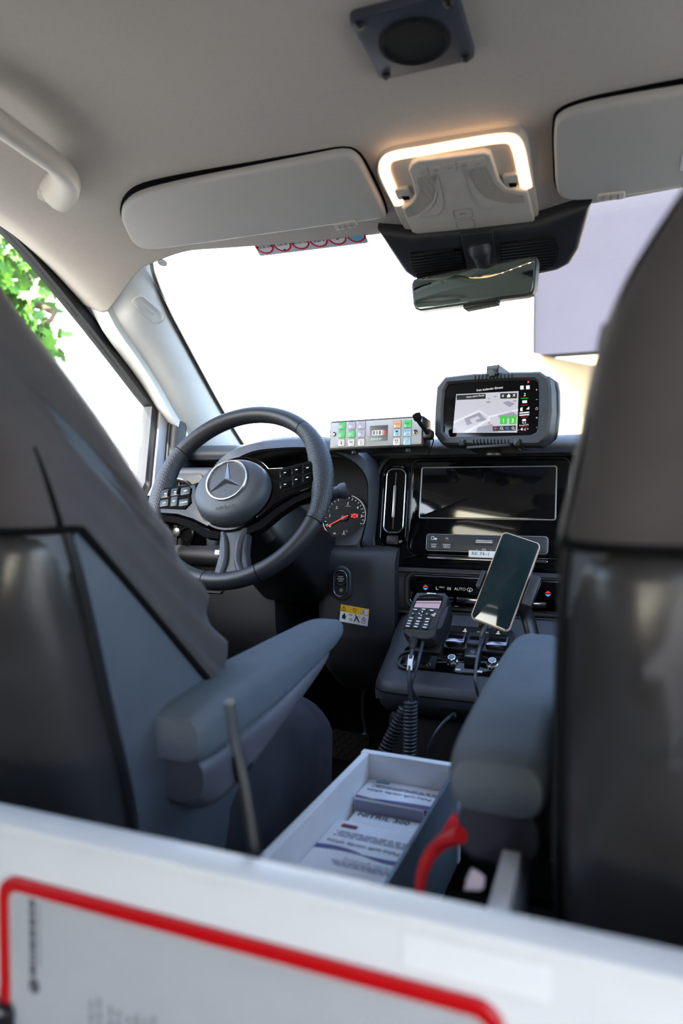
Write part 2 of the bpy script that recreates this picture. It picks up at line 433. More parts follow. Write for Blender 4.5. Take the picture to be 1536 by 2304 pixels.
bm = B(); boxw(bm, -0.80, 0.80, -2.25, 1.10, 1.30, 1.34, 0.01); struct('roof_skin', bm, 'body_paint')
bm = B(); boxw(bm, -0.80, 0.80, -2.2, 1.88, -0.05, 0.0); struct('floor', bm, 'floor_rubber', smooth=False)
bm = B(); boxw(bm, -0.80, 0.80, 1.84, 1.88, 0.0, 0.84); struct('wall_front', bm, 'black_matte', smooth=False)
for sx in (-1, 1):
    bm = B(); boxw(bm, sx * 0.79 - 0.02, sx * 0.79 + 0.02, 1.44, 1.86, 0.0, 0.85); struct('trim_%d' % (6 + sx), bm, 'dash_grain_dark', smooth=False)

# driver's door: window outline measured on the door plane
XG = -0.785
tops = [onX(px, py, XG) for px, py in ((0, 508), (60, 572), (130, 655), (200, 742), (265, 826), (312, 888), (334, 915), (330, 960), (318, 1085))]
WP = [(p.y, p.z) for p in tops]
P0 = [(0.10, 0.74)] + [(WP[-1][0] - 0.02, 0.74)] + list(reversed(WP)) + [(0.55, WP[0][1] + 0.045), (0.10, WP[0][1] + 0.05)]
def side_door(sign, idx, lab):
    X = lambda x: x * sign
    fr = Fr((0, 0, 0), (0, 1, 0), (0, 0, 1))            # normal +X
    k = 1 if sign < 0 else -1
    def zz(x): return -x if sign < 0 else -x
    d = thing('door_%d' % idx, None, None, (X(0.78), 0.8, 0), kind='structure')
    def bandp(name, Pa, Pb, xa, xb, mat):
        bm = B(); fa = Fr((0, 0, 0), (0, 1, 0), (0, 0, 1))
        ringp(bm, fa, Pa, Pb, -xa * (-sign) if False else xa * sign, xb * sign, 0.0); return obj(name, bm, mat, d)
    bandp('window_rubber', inset(P0, -0.026), P0, 0.80, 0.775, 'black_plastic')
    bandp('door_frame', inset(P0, -0.064), inset(P0, -0.024), 0.81, 0.768, 'door_metal')
    bm = B(); Q = inset(P0, -0.078)
    path = catmull([V((X(0.752), y, z)) for y, z in Q[1:-1]], 4)
    tube(bm, path, 0.023, 12, flat=(1, 0.8)); obj('door_seal', bm, 'seal_rubber', d)
    bm = B(); Q2 = inset(P0, -0.058)
    tube(bm, catmull([V((X(0.763), y, z)) for y, z in Q2[1:-1]], 4), 0.005, 8); obj('frame_lip', bm, 'black_plastic', d)
    bm = B(); prism(bm, Fr((0, 0, 0), (0, 1, 0), (0, 0, 1)), rr(0.06, 1.50, 0.06, 0.735, 0.05), *sorted((X(0.80), X(0.745))), 0.0); obj('door_panel', bm, 'dash_grain_dark', d)
    bm = B(); tube(bm, catmull([(X(0.72), 0.45, 0.56), (X(0.715), 0.7, 0.575), (X(0.715), 1.0, 0.60), (X(0.735), 1.2, 0.62)], 5), 0.032, 10); obj('door_armrest', bm, 'dash_grain', d)
    bm = B(); prism(bm, Fr((0, 0, 0), (0, 1, 0), (0, 0, 1)), P0, *sorted((X(0.784), X(0.788)))); g = struct('window_%d' % (idx + 1), bm, 'window_glass', smooth=False)
    return d
side_door(-1, 1, ''); side_door(1, 2, '')
# rear flanks, sliding door open on the right, tailgate added to cut rear light
bm = B(); boxw(bm, -0.82, -0.74, -2.2, 0.07, 0.0, 1.22, 0.01); struct('wall_left', bm, 'rear_lining')
bm = B(); boxw(bm, 0.74, 0.82, -2.2, -0.72, 0.0, 1.22, 0.01); struct('wall_right', bm, 'rear_lining')  # run forward to narrow the unseen opening and cut rear light
bm = B(); fr = Fr((0, -2.2, 0)); ringp(bm, fr, rect(-0.80, 0.80, 0.0, 1.24), rect(-0.52, 0.52, 0.72, 1.10), -0.03, 0.03); tg0 = struct('door_3', bm, 'rear_lining', smooth=False)  # unseen closed tailgate, added to reduce light from behind
bm = B(); prism(bm, fr, rect(-0.53, 0.53, 0.71, 1.11), -0.003, 0.003); struct('window_4', bm, 'window_glass', smooth=False)
bm = B(); boxw(bm, 0.74, 0.82, -0.02, 0.07, 0.0, 1.22, 0.01); struct('trim_4', bm, 'pillar_plastic')
# windscreen
bm = B(); rows = []
for k in range(13):
    t = k / 12; r = []
    for i in range(25):
        x = -1 + 2 * i / 24; a = V((x * 0.592, front_y(x * 0.592) + 0.004, ceil_z(x * 0.592, front_y(x * 0.592)) + 0.004)); b = V((x * 0.725, 1.68 + 0.12 * (1 - x * x), 0.858))
        q = a.lerp(b, t); q.z += 0.02 * math.sin(PI * t); r.append(q)
    rows.append(r)
grid(bm, rows); ws = struct('window_1', bm, 'window_glass')
md = ws.modifiers.new('thickness', 'SOLIDIFY'); md.thickness = 0.005; md.offset = 1
# A pillars
WE = [(338, 588), (345, 622), (372, 690), (400, 745), (450, 838), (500, 928), (548, 1005), (600, 1085)]
DE = [(232, 692), (248, 716), (278, 762), (305, 800), (345, 862), (388, 940), (440, 1020), (500, 1105)]
def pillar(sign, n):
    rows = []; wl = []
    for i in range(len(WE)):
        t = i / (len(WE) - 1)
        a = onX(*WE[i], lerp(-0.590, -0.728, t)); b = onX(*DE[i], lerp(-0.705, -0.752, t)); wl.append(a)
        rows.append((a, b))
    A = catmull([r[0] for r in rows], 5); D = catmull([r[1] for r in rows], 5); bm = B(); g = []
    for a, b in zip(A, D):
        c = V((0.55, -0.8, -0.1)).normalized(); row = [a + V((-0.03, 0.05, 0.03))]
        for k in range(11):
            s = k / 10; q = a.lerp(b, s)
            prof = 0.020 * math.sin(PI * min(1, s / 0.8)) ** 0.8 if s < 0.8 else -0.008 * math.sin(PI * (s - 0.8) / 0.2)
            row.append(q + c * prof)
        row.append(b + V((-0.05, 0.02, 0.0))); row.append(lerp(a, b, 0.5) + V((-0.04, 0.08, 0.03)))
        k0 = max(0, 1 - len(g) / 7); row = [p + V((-0.008, 0.012, 0.014)) * k0 for p in row]
        if sign > 0: row = [V((-p.x, p.y, p.z)) for p in row]
        g.append(row)
    rings(bm, g); pl = struct('trim_%d' % n, bm, 'pillar_plastic')
    bm = B(); P = [p + V((0.004, -0.002, -0.001)) for p in A]
    if sign > 0: P = [V((-p.x, p.y, p.z)) for p in P]
    tube(bm, P, 0.0042, 8); obj('screen_edge_seal', bm, 'black_plastic', pl)
    return pl, A, D
pl, PA, PD = pillar(-1, 1); pillar(1, 2)
# airbag badge in the left pillar trim
c0 = PA[9].lerp(PD[9], 0.32) + V((0.55, -0.8, -0.1)).normalized() * 0.0205
axis = (PA[6] - PA[13]).normalized(); across = (PD[9] - PA[9]).normalized()
fb = Fr(c0, -across, axis); 
bm = B(); ringp(bm, fb, rr(-0.014, 0.014, -0.045, 0.045, 0.013), rr(-0.0132, 0.0132, -0.0442, 0.0442, 0.0122), -0.002, 0.0012); obj('airbag_badge', bm, 'headliner_plastic', pl)
bm = B(); text(bm, fb.at(0, 0, 0.0012, R(-90)), 'AIRBAG', 0, 0, 0.009); obj('lettering', bm, 'headliner_plastic', pl)
# sail panel ahead of the door glass
q = [onX(px, py, -0.756) for px, py in ((397, 926), (412, 931), (470, 1010), (520, 1105), (380, 1105))]
bm = B(); prism(bm, Fr((-0.756, 0, 0), (0, 1, 0), (0, 0, 1)), [(p.y, p.z) for p in reversed(q)], -0.02, 0.004, 0.002); struct('trim_3', bm, 'dash_grain')

# ================================================================== partition behind the seats
pw = thing('partition', 'white laminate partition board behind the front seats', 'partition', (0, 0.34, 0))
bm = B(); boxw(bm, -0.73, 0.73, 0.332, 0.352, 0.0, 0.5300, 0.003); obj('board', bm, 'white_laminate', pw)
bm = B(); boxw(bm, -0.73, 0.73, 0.3305, 0.3535, 0.5265, 0.5320, 0.0015); obj('edge_band', bm, 'white_laminate', pw)
bm = B(); prism(bm, Fr((0, 0.332, 0)), rr(*[Fr((0, 0.332, 0)).pix(905, 2150)[0], Fr((0, 0.332, 0)).pix(1240, 2150)[0]], 0.505, 0.522, 0.002), 0, 0.0006); obj('clear_label', bm, 'sticker_white', pw)

# document pocket on the partition
PF = Fr((0, 0.331, 0))
u0, vt = PF.pix(4, 1972); u1, v1b = PF.pix(1138, 2268)
vt = 0.4995
dp = thing('document_pocket', 'red framed document pocket mounted on the white partition', 'document holder', (-0.05, 0.33, 0.27))
Po = rr(u0, u1, vt - 0.225, vt, 0.014); Pi = rr(u0 + 0.007, u1 - 0.007, vt - 0.218, vt - 0.0085, 0.009)
bm = B(); ringp(bm, PF, Po, Pi, 0.0, 0.004, 0.0012); obj('frame', bm, 'red_plastic', dp)
bm = B(); prism(bm, PF, rr(u0 + 0.002, u1 - 0.002, vt - 0.223, vt - 0.002, 0.01), 0.0, 0.0012); obj('backing', bm, 'white_laminate', dp)
bm = B(); prism(bm, PF, rr(u0 + 0.005, u1 - 0.005, vt - 0.22, vt - 0.006, 0.01), 0.0026, 0.003); obj('clear_cover', bm, 'clear_film', dp)
ps = thing('paper_form', 'printed paper form inside the red framed pocket', 'paper', (-0.05, 0.33, 0.29))
bm = B(); prism(bm, PF, rr(u0 + 0.012, u1 - 0.012, vt - 0.21, vt - 0.012, 0.001), 0.0013, 0.0017); obj('sheet', bm, 'paper', ps)
bm = B()
ua, va = PF.pix(70, 2100); ub, vb = PF.pix(85, 2235)
lines(bm, PF.at(ua, va, 0, R(90)), -0.026, 0.024, -0.006, 0.0, 1, z=0.002, fill=0.8, ragged=0, seed=2); 
decal(bm, PF, ell(ub - 0.001, vb + 0.006, 0.0045, 0.0052, 16), 0.002); obj('heading', bm, 'paper_dark', ps)
bm = B(); lines(bm, PF.at(ua + 0.007, va, 0, R(90)), -0.018, 0.022, -0.003, 0.0, 1, z=0.002, ragged=0, seed=3)
for i, (px, py) in enumerate(((218, 2200), (262, 2220), (302, 2235), (340, 2240))):
    u, v = PF.pix(px, py); lines(bm, PF.at(u, v, 0, R(90)), -0.09, 0.0, -0.006, 0.006, 2, z=0.002, seed=9 + i, fill=0.42)
obj('small_print', bm, 'paper_grey', ps)['kind'] = 'stuff'
cp = thing('spring_clip', 'black and chrome spring clip gripping the red pocket edge', 'clip', PF.p(*PF.pix(20, 2240)))
u, v = PF.pix(6, 2262)
bm = B(); rbox(bm, PF, u - 0.022, u + 0.014, v - 0.03, v + 0.006, 0.004, 0.004, 0.010, 0.002); obj('jaw', bm, 'black_plastic', cp)
bm = B(); tube(bm, catmull([PF.p(u - 0.018, v + 0.004, 0.008), PF.p(u - 0.012, v + 0.012, 0.016), PF.p(u + 0.004, v + 0.011, 0.018), PF.p(u + 0.010, v + 0.003, 0.009)], 5), 0.0016, 8); obj('wire_handle', bm, 'chrome', cp)

# ================================================================== seats
SEAT = [(0.22, .235, .515, .78), (0.44, .25, .480, .735), (0.57, .25, .445, .682), (0.70, .245, .412, .590), (0.79, .226, .393, .530),
        (0.86, .184, .380, .507), (0.92, .142, .374, .492), (0.965, .115, .374, .480), (0.99, .085, .385, .468), (1.0, .04, .41, .45)]
SEAT_D = SEAT
SEAT_P = SEAT[:4] + [(0.79, .229, .393, .530), (0.86, .210, .380, .507), (0.90, .186, .376, .497), (0.935, .158, .374, .488), (0.97, .130, .376, .480), (0.99, .10, .385, .468), (1.0, .05, .41, .45)]
def seat_ring(X0, z, off=0.0, n=9):
    w, yr, yf = table(SEAT, z); r = min(0.038, w * 0.5, (yf - yr) * 0.42)
    P = rr(-w - off, w + off, yr - off, yf + off, r + off, n)
    return [V((X0 + u, v, z)) for u, v in P]
def build_seat(s, label, blab):
    global SEAT
    SEAT = SEAT_D if s < 0 else SEAT_P
    X0 = -0.43 if s < 0 else 0.44
    t = thing('van_seat', label, 'seat', (X0, 0.7, 0))
    zs = [0.22 + (1.0 - 0.22) * i / 40 for i in range(41)]
    bm = B(); rings(bm, [seat_ring(X0, z) for z in zs]); bk = obj('backrest', bm, 'seat_side', t)
    # rear shell with a soft raised panel
    bm = B(); rows = []
    for z in [0.24 + 0.474 * i / 30 for i in range(31)]:
        w, yr, yf = table(SEAT, z); row = []
        for i in range(33):
            a = -1 + 2 * i / 32; ed = min(1, (1 - abs(a)) / 0.20); edz = min(1, (z - 0.24) / 0.03)
            bulge = 0.022 * (1 - (1 - ed) ** 2) ** 0.5 * max(0, edz) * max(0.0, min(1, (0.722 - z) / 0.06)) ** 0.5
            rg_ = table([(0.24, 0.55), (0.44, 0.58), (0.56, 0.70), (0.66, 0.80), (0.76, 0.82)], z)[0]
            crease = 0.012 * math.exp(-((abs(a) - rg_) / 0.075) ** 2) - 0.010 * max(0, min(1, (rg_ - abs(a)) / 0.2))
            crease *= max(0.0, min(1, (0.716 - z) / 0.08))
            row.append(V((X0 + a * (w + 0.0015), yr + (0.026 * (max(0, abs(a) - 0.84) / 0.16) ** 2) - bulge - crease + 0.006, z)))
        rows.append(row)
    grid(bm, rows); rb = obj('back_panel', bm, 'seat_leather', t)
    md = rb.modifiers.new('thickness', 'SOLIDIFY'); md.thickness = 0.01; md.offset = -1
    # piping along the panel edge
    for q in (-1, 1):
        bm = B(); tube(bm, [V((X0 + q * (table(SEAT, z)[0] - 0.001), table(SEAT, z)[1] + 0.026, z)) for z in [0.25 + 0.47 * i / 24 for i in range(25)]], 0.004, 8); obj('piping', bm, 'black_plastic', t)
    # textile cover pulled over the top
    ring0 = rr(-1, 1, 0, 1, 0.3, 9); n = len(ring0); cols = []
    for j in range(n):
        base = seat_ring(0, 0.62); w, yr, yf = table(SEAT, 0.62); tt = (base[j].y - yr) / (yf - yr)
        hem = table([(0.0, .716), (0.22, .714), (0.40, .690), (0.58, .625), (0.78, .53), (0.9, .45), (1.0, .36)], tt)[0]
        col = []
        for k in range(33):
            z = hem + (0.996 - hem) * k / 32
            p = seat_ring(X0, z, 0.0075)[j]; c = V((X0, (yr + yf) / 2, z)); d = (p - c); d.z = 0; d.normalize()
            side = max(0, min(1, (tt - 0.35) / 0.3)) * max(0, min(1, (0.78 - z) / 0.12))
            wr = 0.0052 * side * (math.sin(z * 130 + 30 * p.y + 1.2 * math.sin(p.y * 40)) + 0.5 * math.sin(z * 71 - p.y * 40))
            wr += 0.0012 * math.sin(z * 40 + p.x * 30) - (0.004 if k == 0 else 0)
            col.append(p + d * wr)
        cols.append(col)
    bm = B(); vs = rings(bm, [[cols[j][k] for j in range(n)] for k in range(33)], (False, True))
    cv = obj('seat_cover', bm, 'seat_cover', t)
    # seam lines of the cover
    for q in (-1, 1):
        bm = B(); path = []
        for i in range(25):
            z = 0.716 + 0.22 * i / 24; w, yr, yf = table(SEAT, z); path.append(V((X0 + q * (w + 0.001), yr + 0.020, z)))
        tube(bm, path, 0.0028, 8); obj('seam', bm, 'black_matte', cv)
    bm = B(); hemp = [cols[j][0] + (cols[j][1] - cols[j][0]) * 0.1 for j in range(n)]
    tube(bm, hemp, 0.0035, 8, closed=True); obj('hem', bm, 'black_matte', cv)
    # cushion
    bm = B(); rs = []
    for y, w_, z0, z1 in ((0.50, .17, .22, .36), (0.56, .235, .19, .40), (0.70, .25, .18, .415), (0.85, .255, .18, .43), (0.95, .252, .18, .43), (1.0, .245, .19, .41), (1.03, .22, .22, .37)):
        rs.append([V((X0 + u, y, v)) for u, v in rr(-w_, w_, z0, z1, 0.05, 5)])
    R2 = [catmull([rs[k][j] for k in range(len(rs))], 6) for j in range(len(rs[0]))]
    rnd = random.Random(5); rs2 = []
    for k in range(len(R2[0])):
        rg = []
        for j in range(len(R2)):
            p = R2[j][k].copy(); sd = 1 if abs(p.x - X0) > 0.2 else 0
            p.x += sd * 0.007 * math.sin(p.y * 30 + p.z * 46) + sd * 0.004 * math.sin(p.y * 71 - p.z * 30); rg.append(p)
        rs2.append(rg)
    rings(bm, rs2); obj('cushion', bm, 'cushion_cover', t)
    bm = B(); boxw(bm, X0 - 0.245, X0 + 0.245, 0.50, 1.0, 0.02, 0.21, 0.03); obj('seat_box', bm, 'black_plastic', t)
    for q in (-1, 1):
        bm = B(); fr2 = Fr((X0 + q * 0.255, 0, 0), (0, q, 0), (0, 0, 1))
        P = [(0.46 * q, 0.13), (0.98 * q, 0.17), (1.0 * q, 0.22), (0.80 * q, 0.275), (0.60 * q, 0.26), (0.50 * q, 0.30)]
        if q < 0: P = list(reversed(P)); 
        prism(bm, fr2, P if q > 0 else P[::-1][::-1], -0.015, 0.012, 0.004); obj('side_trim', bm, 'dark_plastic', t)
    # recliner cover
    q = -s
    bm = B(); lathe(bm, Fr((X0 + q * 0.245, 0.56, 0.325), (0, q, 0), (0, 0, 1)), [(0.052, -0.01), (0.052, 0.008), (0.044, 0.018), (0.02, 0.021), (0.001, 0.021)], 28); obj('recliner_cover', bm, 'seat_side', t)
    # headrest
    bm = B(); rs = []
    for z, w_, d in ((1.015, .09, .03), (1.03, .12, .045), (1.08, .135, .055), (1.14, .135, .055), (1.19, .12, .045), (1.215, .09, .025)):
        rs.append([V((X0 + u, 0.425 + v, z)) for u, v in rr(-w_, w_, -d, d, d * 0.8, 5)])
    rings(bm, rs); h = obj('headrest', bm, 'seat_cover', t)
    for q in (-1, 1):
        bm = B(); tube(bm, [(X0 + q * 0.06, 0.425, 0.95), (X0 + q * 0.06, 0.425, 1.04)], 0.006, 10); obj('headrest_post', bm, 'chrome', h)
    # inner armrest: padded top on a plastic shell
    xa, xb = (-0.128, -0.205) if s < 0 else (0.100, 0.180)
    xi, xo = min(xa, xb), max(xa, xb)
    pad = []; sh = []
    T = [(0.540, .88, .493, .533), (0.546, .95, .490, .538), (0.58, 1.0, .489, .543), (0.66, 1.0, .493, .548), (0.76, .98, .503, .551), (0.86, .92, .516, .554), (0.92, .82, .524, .556), (0.950, .6, .531, .554), (0.960, .25, .538, .549)]
    xm, hw = (xi + xo) / 2, (xo - xi) / 2
    for i in range(41):
        y = 0.54 + 0.42 * i / 40; f, z0, z1 = table(T, y)
        pad.append([V((xm + u, y, v)) for u, v in rr(-hw * f, hw * f, z0, z1, 0.016, 4)])
    S = [(0.553, .80, .448, .495), (0.57, .90, .435, .495), (0.62, .92, .436, .497), (0.70, .92, .456, .50), (0.80, .86, .485, .512), (0.88, .7, .508, .522), (0.92, .4, .52, .528)]
    for i in range(31):
        y = 0.553 + 0.367 * i / 30; f, z0, z1 = table(S, y)
        sh.append([V((xm + u, y, v)) for u, v in rr(-hw * f, hw * f, z0, z1, 0.02, 4)])
    bm = B(); rings(bm, pad); a = obj('armrest', bm, 'armrest_fabric', t)
    bm = B(); rings(bm, sh); obj('armrest_shell', bm, 'armrest_shell', a)
    bm = B(); tube(bm, [V((xm + (-s) * (hw * 0.995), y, table(T, y)[1] + 0.008)) for y in [0.58 + 0.1 * i / 8 for i in range(9)]], 0.0015, 6); obj('piping', bm, 'seat_side', a)
    bm = B(); tube(bm, catmull([V((xm - s * hw * 0.93, 0.60, 0.478)), V((xm - s * hw * 0.96, 0.607, 0.452)), V((xm - s * hw * 0.96, 0.622, 0.447)), V((xm - s * hw * 0.93, 0.64, 0.456))], 5), 0.0022, 8); obj('finger_groove', bm, 'black_plastic', a)
    bm = B(); lathe(bm, Fr((xm + s * hw * 1.0, 0.60, 0.465), (0, s, 0), (0, 0, 1)), [(0.03, -0.02), (0.03, 0.012), (0.024, 0.03), (0.024, 0.05)], 20); obj('armrest_pivot', bm, 'black_plastic', a)
    return t
ds = build_seat(-1, "driver's seat with dark cover and folded-down armrest behind steering wheel", '')
pseat = build_seat(1, 'passenger seat with dark cover and armrest beside the phone holder', '')

# ================================================================== dashboard
da = thing('dashboard', 'dark grained dashboard with gloss black centre panel spanning the van', 'dashboard', (0, 1.45, 0.45))
SF = frame_tilt((0, 1.42, 0.75), tilt=R(12))          # centre stack face
CL = frame_tilt((-0.39, 1.43, 0.75), tilt=R(18))      # instrument cluster face
CF = frame_tilt((0, 1.375, 0.0), tilt=0)              # climate strip face (v = height)
def xloft(bm, prof, xs, mod=None):
    rings(bm, [[V((x, y + (mod(x) if mod else 0), z)) for y, z in prof] for x in xs]); return bm
def smooth2(P, n=4): return [(p.x, p.y) for p in catmull([V((a, b, 0)) for a, b in P], n)]
# upper pad under the windscreen
prof = smooth2([(1.86, .858), (1.60, .862), (1.46, .860), (1.42, .852), (1.405, .838), (1.41, .822)]) + [(1.50, .80), (1.86, .80)]
bm = B(); xloft(bm, prof, [-0.755 + 1.51 * i / 40 for i in range(41)], lambda x: 0.05 * max(0, min(1, (abs(x) - 0.25) / 0.2)) if x < 0 else 0.02 * (x / 0.75) ** 2); obj('upper_pad', bm, 'dash_grain', da)
# instrument hood
LIP = [(498, 1100), (516, 1059), (537, 1036), (577, 1018), (625, 1012), (692, 1010), (749, 1019), (786, 1035), (814, 1058), (827, 1083), (829, 1108), (826, 1165), (812, 1226)]
OUT = [(470, 1095), (487, 1056), (510, 1025), (540, 1003), (591, 988), (658, 982), (735, 983), (795, 1000), (832, 1026), (846, 1062), (849, 1108), (848, 1180), (842, 1236)]
YL = 1.372
def lipy(x): return 1.325 + 0.047 * max(0, min(1, (x - 640) / 170)) + 0.03 * max(0, (530 - x) / 40)
lip = catmull([onY(x, y, lipy(x)) for x, y in LIP], 4); oute = catmull([onY(x, y, lipy(x) + 0.034) for x, y in OUT], 4)
oute[0].x = min(oute[0].x, lip[0].x - 0.02)
rows = []
for a, b in zip(lip, oute):
    d = (b - a); m1 = a + V((d.x, 0, d.z)) * 0.12 + V((0, -0.006, 0)); m2 = a + V((d.x, 0, d.z)) * 0.7 + V((0, 0.004, 0))
    rows.append([a, m1, m2, b, b + V((0, 0.04, 0.0)), b + V((0, 0.09, -0.004))])
bm = B(); grid(bm, rows); ho = obj('instrument_hood', bm, 'dash_grain', da); md = ho.modifiers.new('thickness', 'SOLIDIFY'); md.thickness = 0.004; md.offset = -1
rows = []; cl0 = CL.o
for a in lip:
    far = onP(0, 0, CL.o, CL.ez) if False else None
    t = (CL.o + V((0, 0.0, 0)) - a).dot(CL.ez) / V((0, 1, 0)).dot(CL.ez); e = a + V((0, t, 0))
    c = CL.p(-0.04, -0.04); e2 = e.lerp(c, 0.06)
    rows.append([a + V((0, -0.0005, 0)), a.lerp(e2, 0.3), a.lerp(e2, 0.65), e2])
bm = B(); grid(bm, rows); ic = obj('inner_cowl', bm, 'dark_plastic', da); md = ic.modifiers.new('thickness', 'SOLIDIFY'); md.thickness = 0.003; md.offset = 1
bm = B(); tube(bm, [p + V((0, -0.002, 0)) for p in lip], 0.0022, 8); obj('cowl_seam', bm, 'black_matte', da)
bm = B(); prism(bm, CL, rr(-0.25, 0.135, -0.14, 0.09, 0.06), -0.02, 0.0); cf = obj('cluster_face', bm, 'dial_black', da)
u0, u1, v0, v1 = CL.rect(560, 1046, 716, 1130); bm = B(); rbox(bm, CL, u0, u1, v0, v1, 0.012, 0, 0.003, 0.001); obj('driver_display', bm, 'screen_black', cf)
# lower ledge between dial and seam
pa = [onY(660, 1222, YL + .02), onY(720, 1222, YL), onY(770, 1228, YL), onY(812, 1226, YL)]
pb = [CL.p(*CL.pix(690, 1208)), CL.p(*CL.pix(735, 1214)), CL.p(*CL.pix(790, 1205)), CL.p(*CL.pix(826, 1170))]
A = catmull(pa, 5); Bq = catmull(pb, 5); bm = B(); grid(bm, [[a + V((0, 0.01, -0.012)), a + V((0, 0.0, -0.004)), a, a.lerp(b, 0.3), a.lerp(b, 0.7), b] for a, b in zip(A, Bq)])
o = obj('cluster_ledge', bm, 'dark_plastic', da); md = o.modifiers.new('thickness', 'SOLIDIFY'); md.thickness = 0.003
# rev counter
tu, tv = CL.pix(775, 1164); rad = 0.0505
bm = B(); lathe(bm, CL, [(rad + 0.004, -0.001), (rad + 0.004, 0.004), (rad, 0.004), (rad - 0.002, 0.0015), (0.0005, 0.0015)], 48, tu, tv); ta = obj('rev_counter', bm, 'dial_black', da)
TZ = 0.0022
for a0, a1 in ((-20, 75), (180, 245)):
    bm = B(); n = 20; Po = [(tu + (rad - 0.0005) * math.cos(R(a0 + (a1 - a0) * i / n)), tv + (rad - 0.0005) * math.sin(R(a0 + (a1 - a0) * i / n))) for i in range(n + 1)]
    tube(bm, [CL.p(u, v, 0.0042) for u, v in Po], 0.0009, 6); obj('dial_ring', bm, 'print_white', ta)
for s, px, py in (('0', 743, 1184), ('1', 742.5, 1161), ('2', 758, 1143), ('3', 783, 1134), ('4', 805, 1143), ('5', 814, 1162)):
    u, v = CL.pix(px, py); bm = B(); text(bm, CL, s, u, v, 0.0088, TZ, bold=0.02); obj('numeral', bm, 'icon_white', ta)
bm = B(); u, v = CL.pix(753, 1201); text(bm, CL, '50', u, v, 0.006, TZ); obj('numeral', bm, 'icon_white', ta)
bm = B(); u, v = CL.pix(783, 1139.5); text(bm, CL, 'x1000/min', u, v, 0.0032, TZ); obj('unit_print', bm, 'icon_white', ta)
bm = B(); u, v = CL.pix(774, 1199)
decal(bm, CL, rect(u - 0.0008, u + 0.0008, v - 0.002, v + 0.004), TZ); decal(bm, CL, rect(u - 0.004, u + 0.004, v - 0.004, v - 0.003), TZ); text(bm, CL, '°C', u + 0.006, v + 0.003, 0.005, TZ); obj('temperature_symbol', bm, 'icon_white', ta)
for i in range(21):
    a = R(205 - i * 11.2); L = 0.006 if i % 4 == 0 else 0.004
    bm = B(); f2 = CL.at(tu, tv, 0, a); decal(bm, f2, rect(rad - 0.004 - L, rad - 0.004, -0.0006, 0.0006), TZ); obj('tick', bm, 'icon_white', ta)
bm = B(); a = V(CL.pix(784, 1161)); b = V(CL.pix(736, 1186)); n = (b - a).normalized(); q = V((-n.y, n.x))
P = [a + q * 0.0012, b + q * 0.0006, b - q * 0.0006, a - q * 0.0012]; prism(bm, CL, [tuple(p) for p in P], 0.004, 0.0055); obj('needle', bm, 'needle_red', ta)
bm = B(); u, v = CL.pix(776, 1165); lathe(bm, CL, [(0.0085, 0.0015), (0.0085, 0.004), (0.007, 0.005), (0.0005, 0.005)], 24, u, v); obj('needle_hub', bm, 'black_plastic', ta)
bm = B(); u, v = CL.pix(798, 1161); ringp(bm, CL, ell(u, v, 0.0048, 0.0048, 20), ell(u, v, 0.0038, 0.0038, 20), TZ - .0003, TZ); text(bm, CL, 'P', u, v, 0.006, TZ); decal(bm, CL, rect(u - 0.0072, u - 0.0058, v - 0.004, v + 0.004), TZ); decal(bm, CL, rect(u + 0.0058, u + 0.0072, v - 0.004, v + 0.004), TZ); obj('parking_brake_light', bm, 'telltale_red', ta)

# centre stack
ul, vb, vt = -0.2381, -0.168, 0.081
bm = B(); rbox(bm, SF, ul - 0.022, -ul + 0.022, vb - 0.022, vt + 0.012, 0.075, -0.10, -0.002, 0.010, 8, 4); st = obj('stack_surround', bm, 'dash_grain', da)
bm = B(); ringp(bm, SF, rr(ul - 0.010, -ul + 0.010, vb - 0.012, vt + 0.004, 0.066, 8), rr(ul - 0.001, -ul + 0.001, vb - 0.001, vt - 0.002, 0.058, 8), -0.01, 0.004, 0.003); obj('surround_lip', bm, 'dash_grain_dark', da)
bm = B(); rbox(bm, SF, ul, -ul, vb, vt, 0.058, -0.02, 0.001, 0.003, 8); gp = obj('gloss_panel', bm, 'piano_black', da)
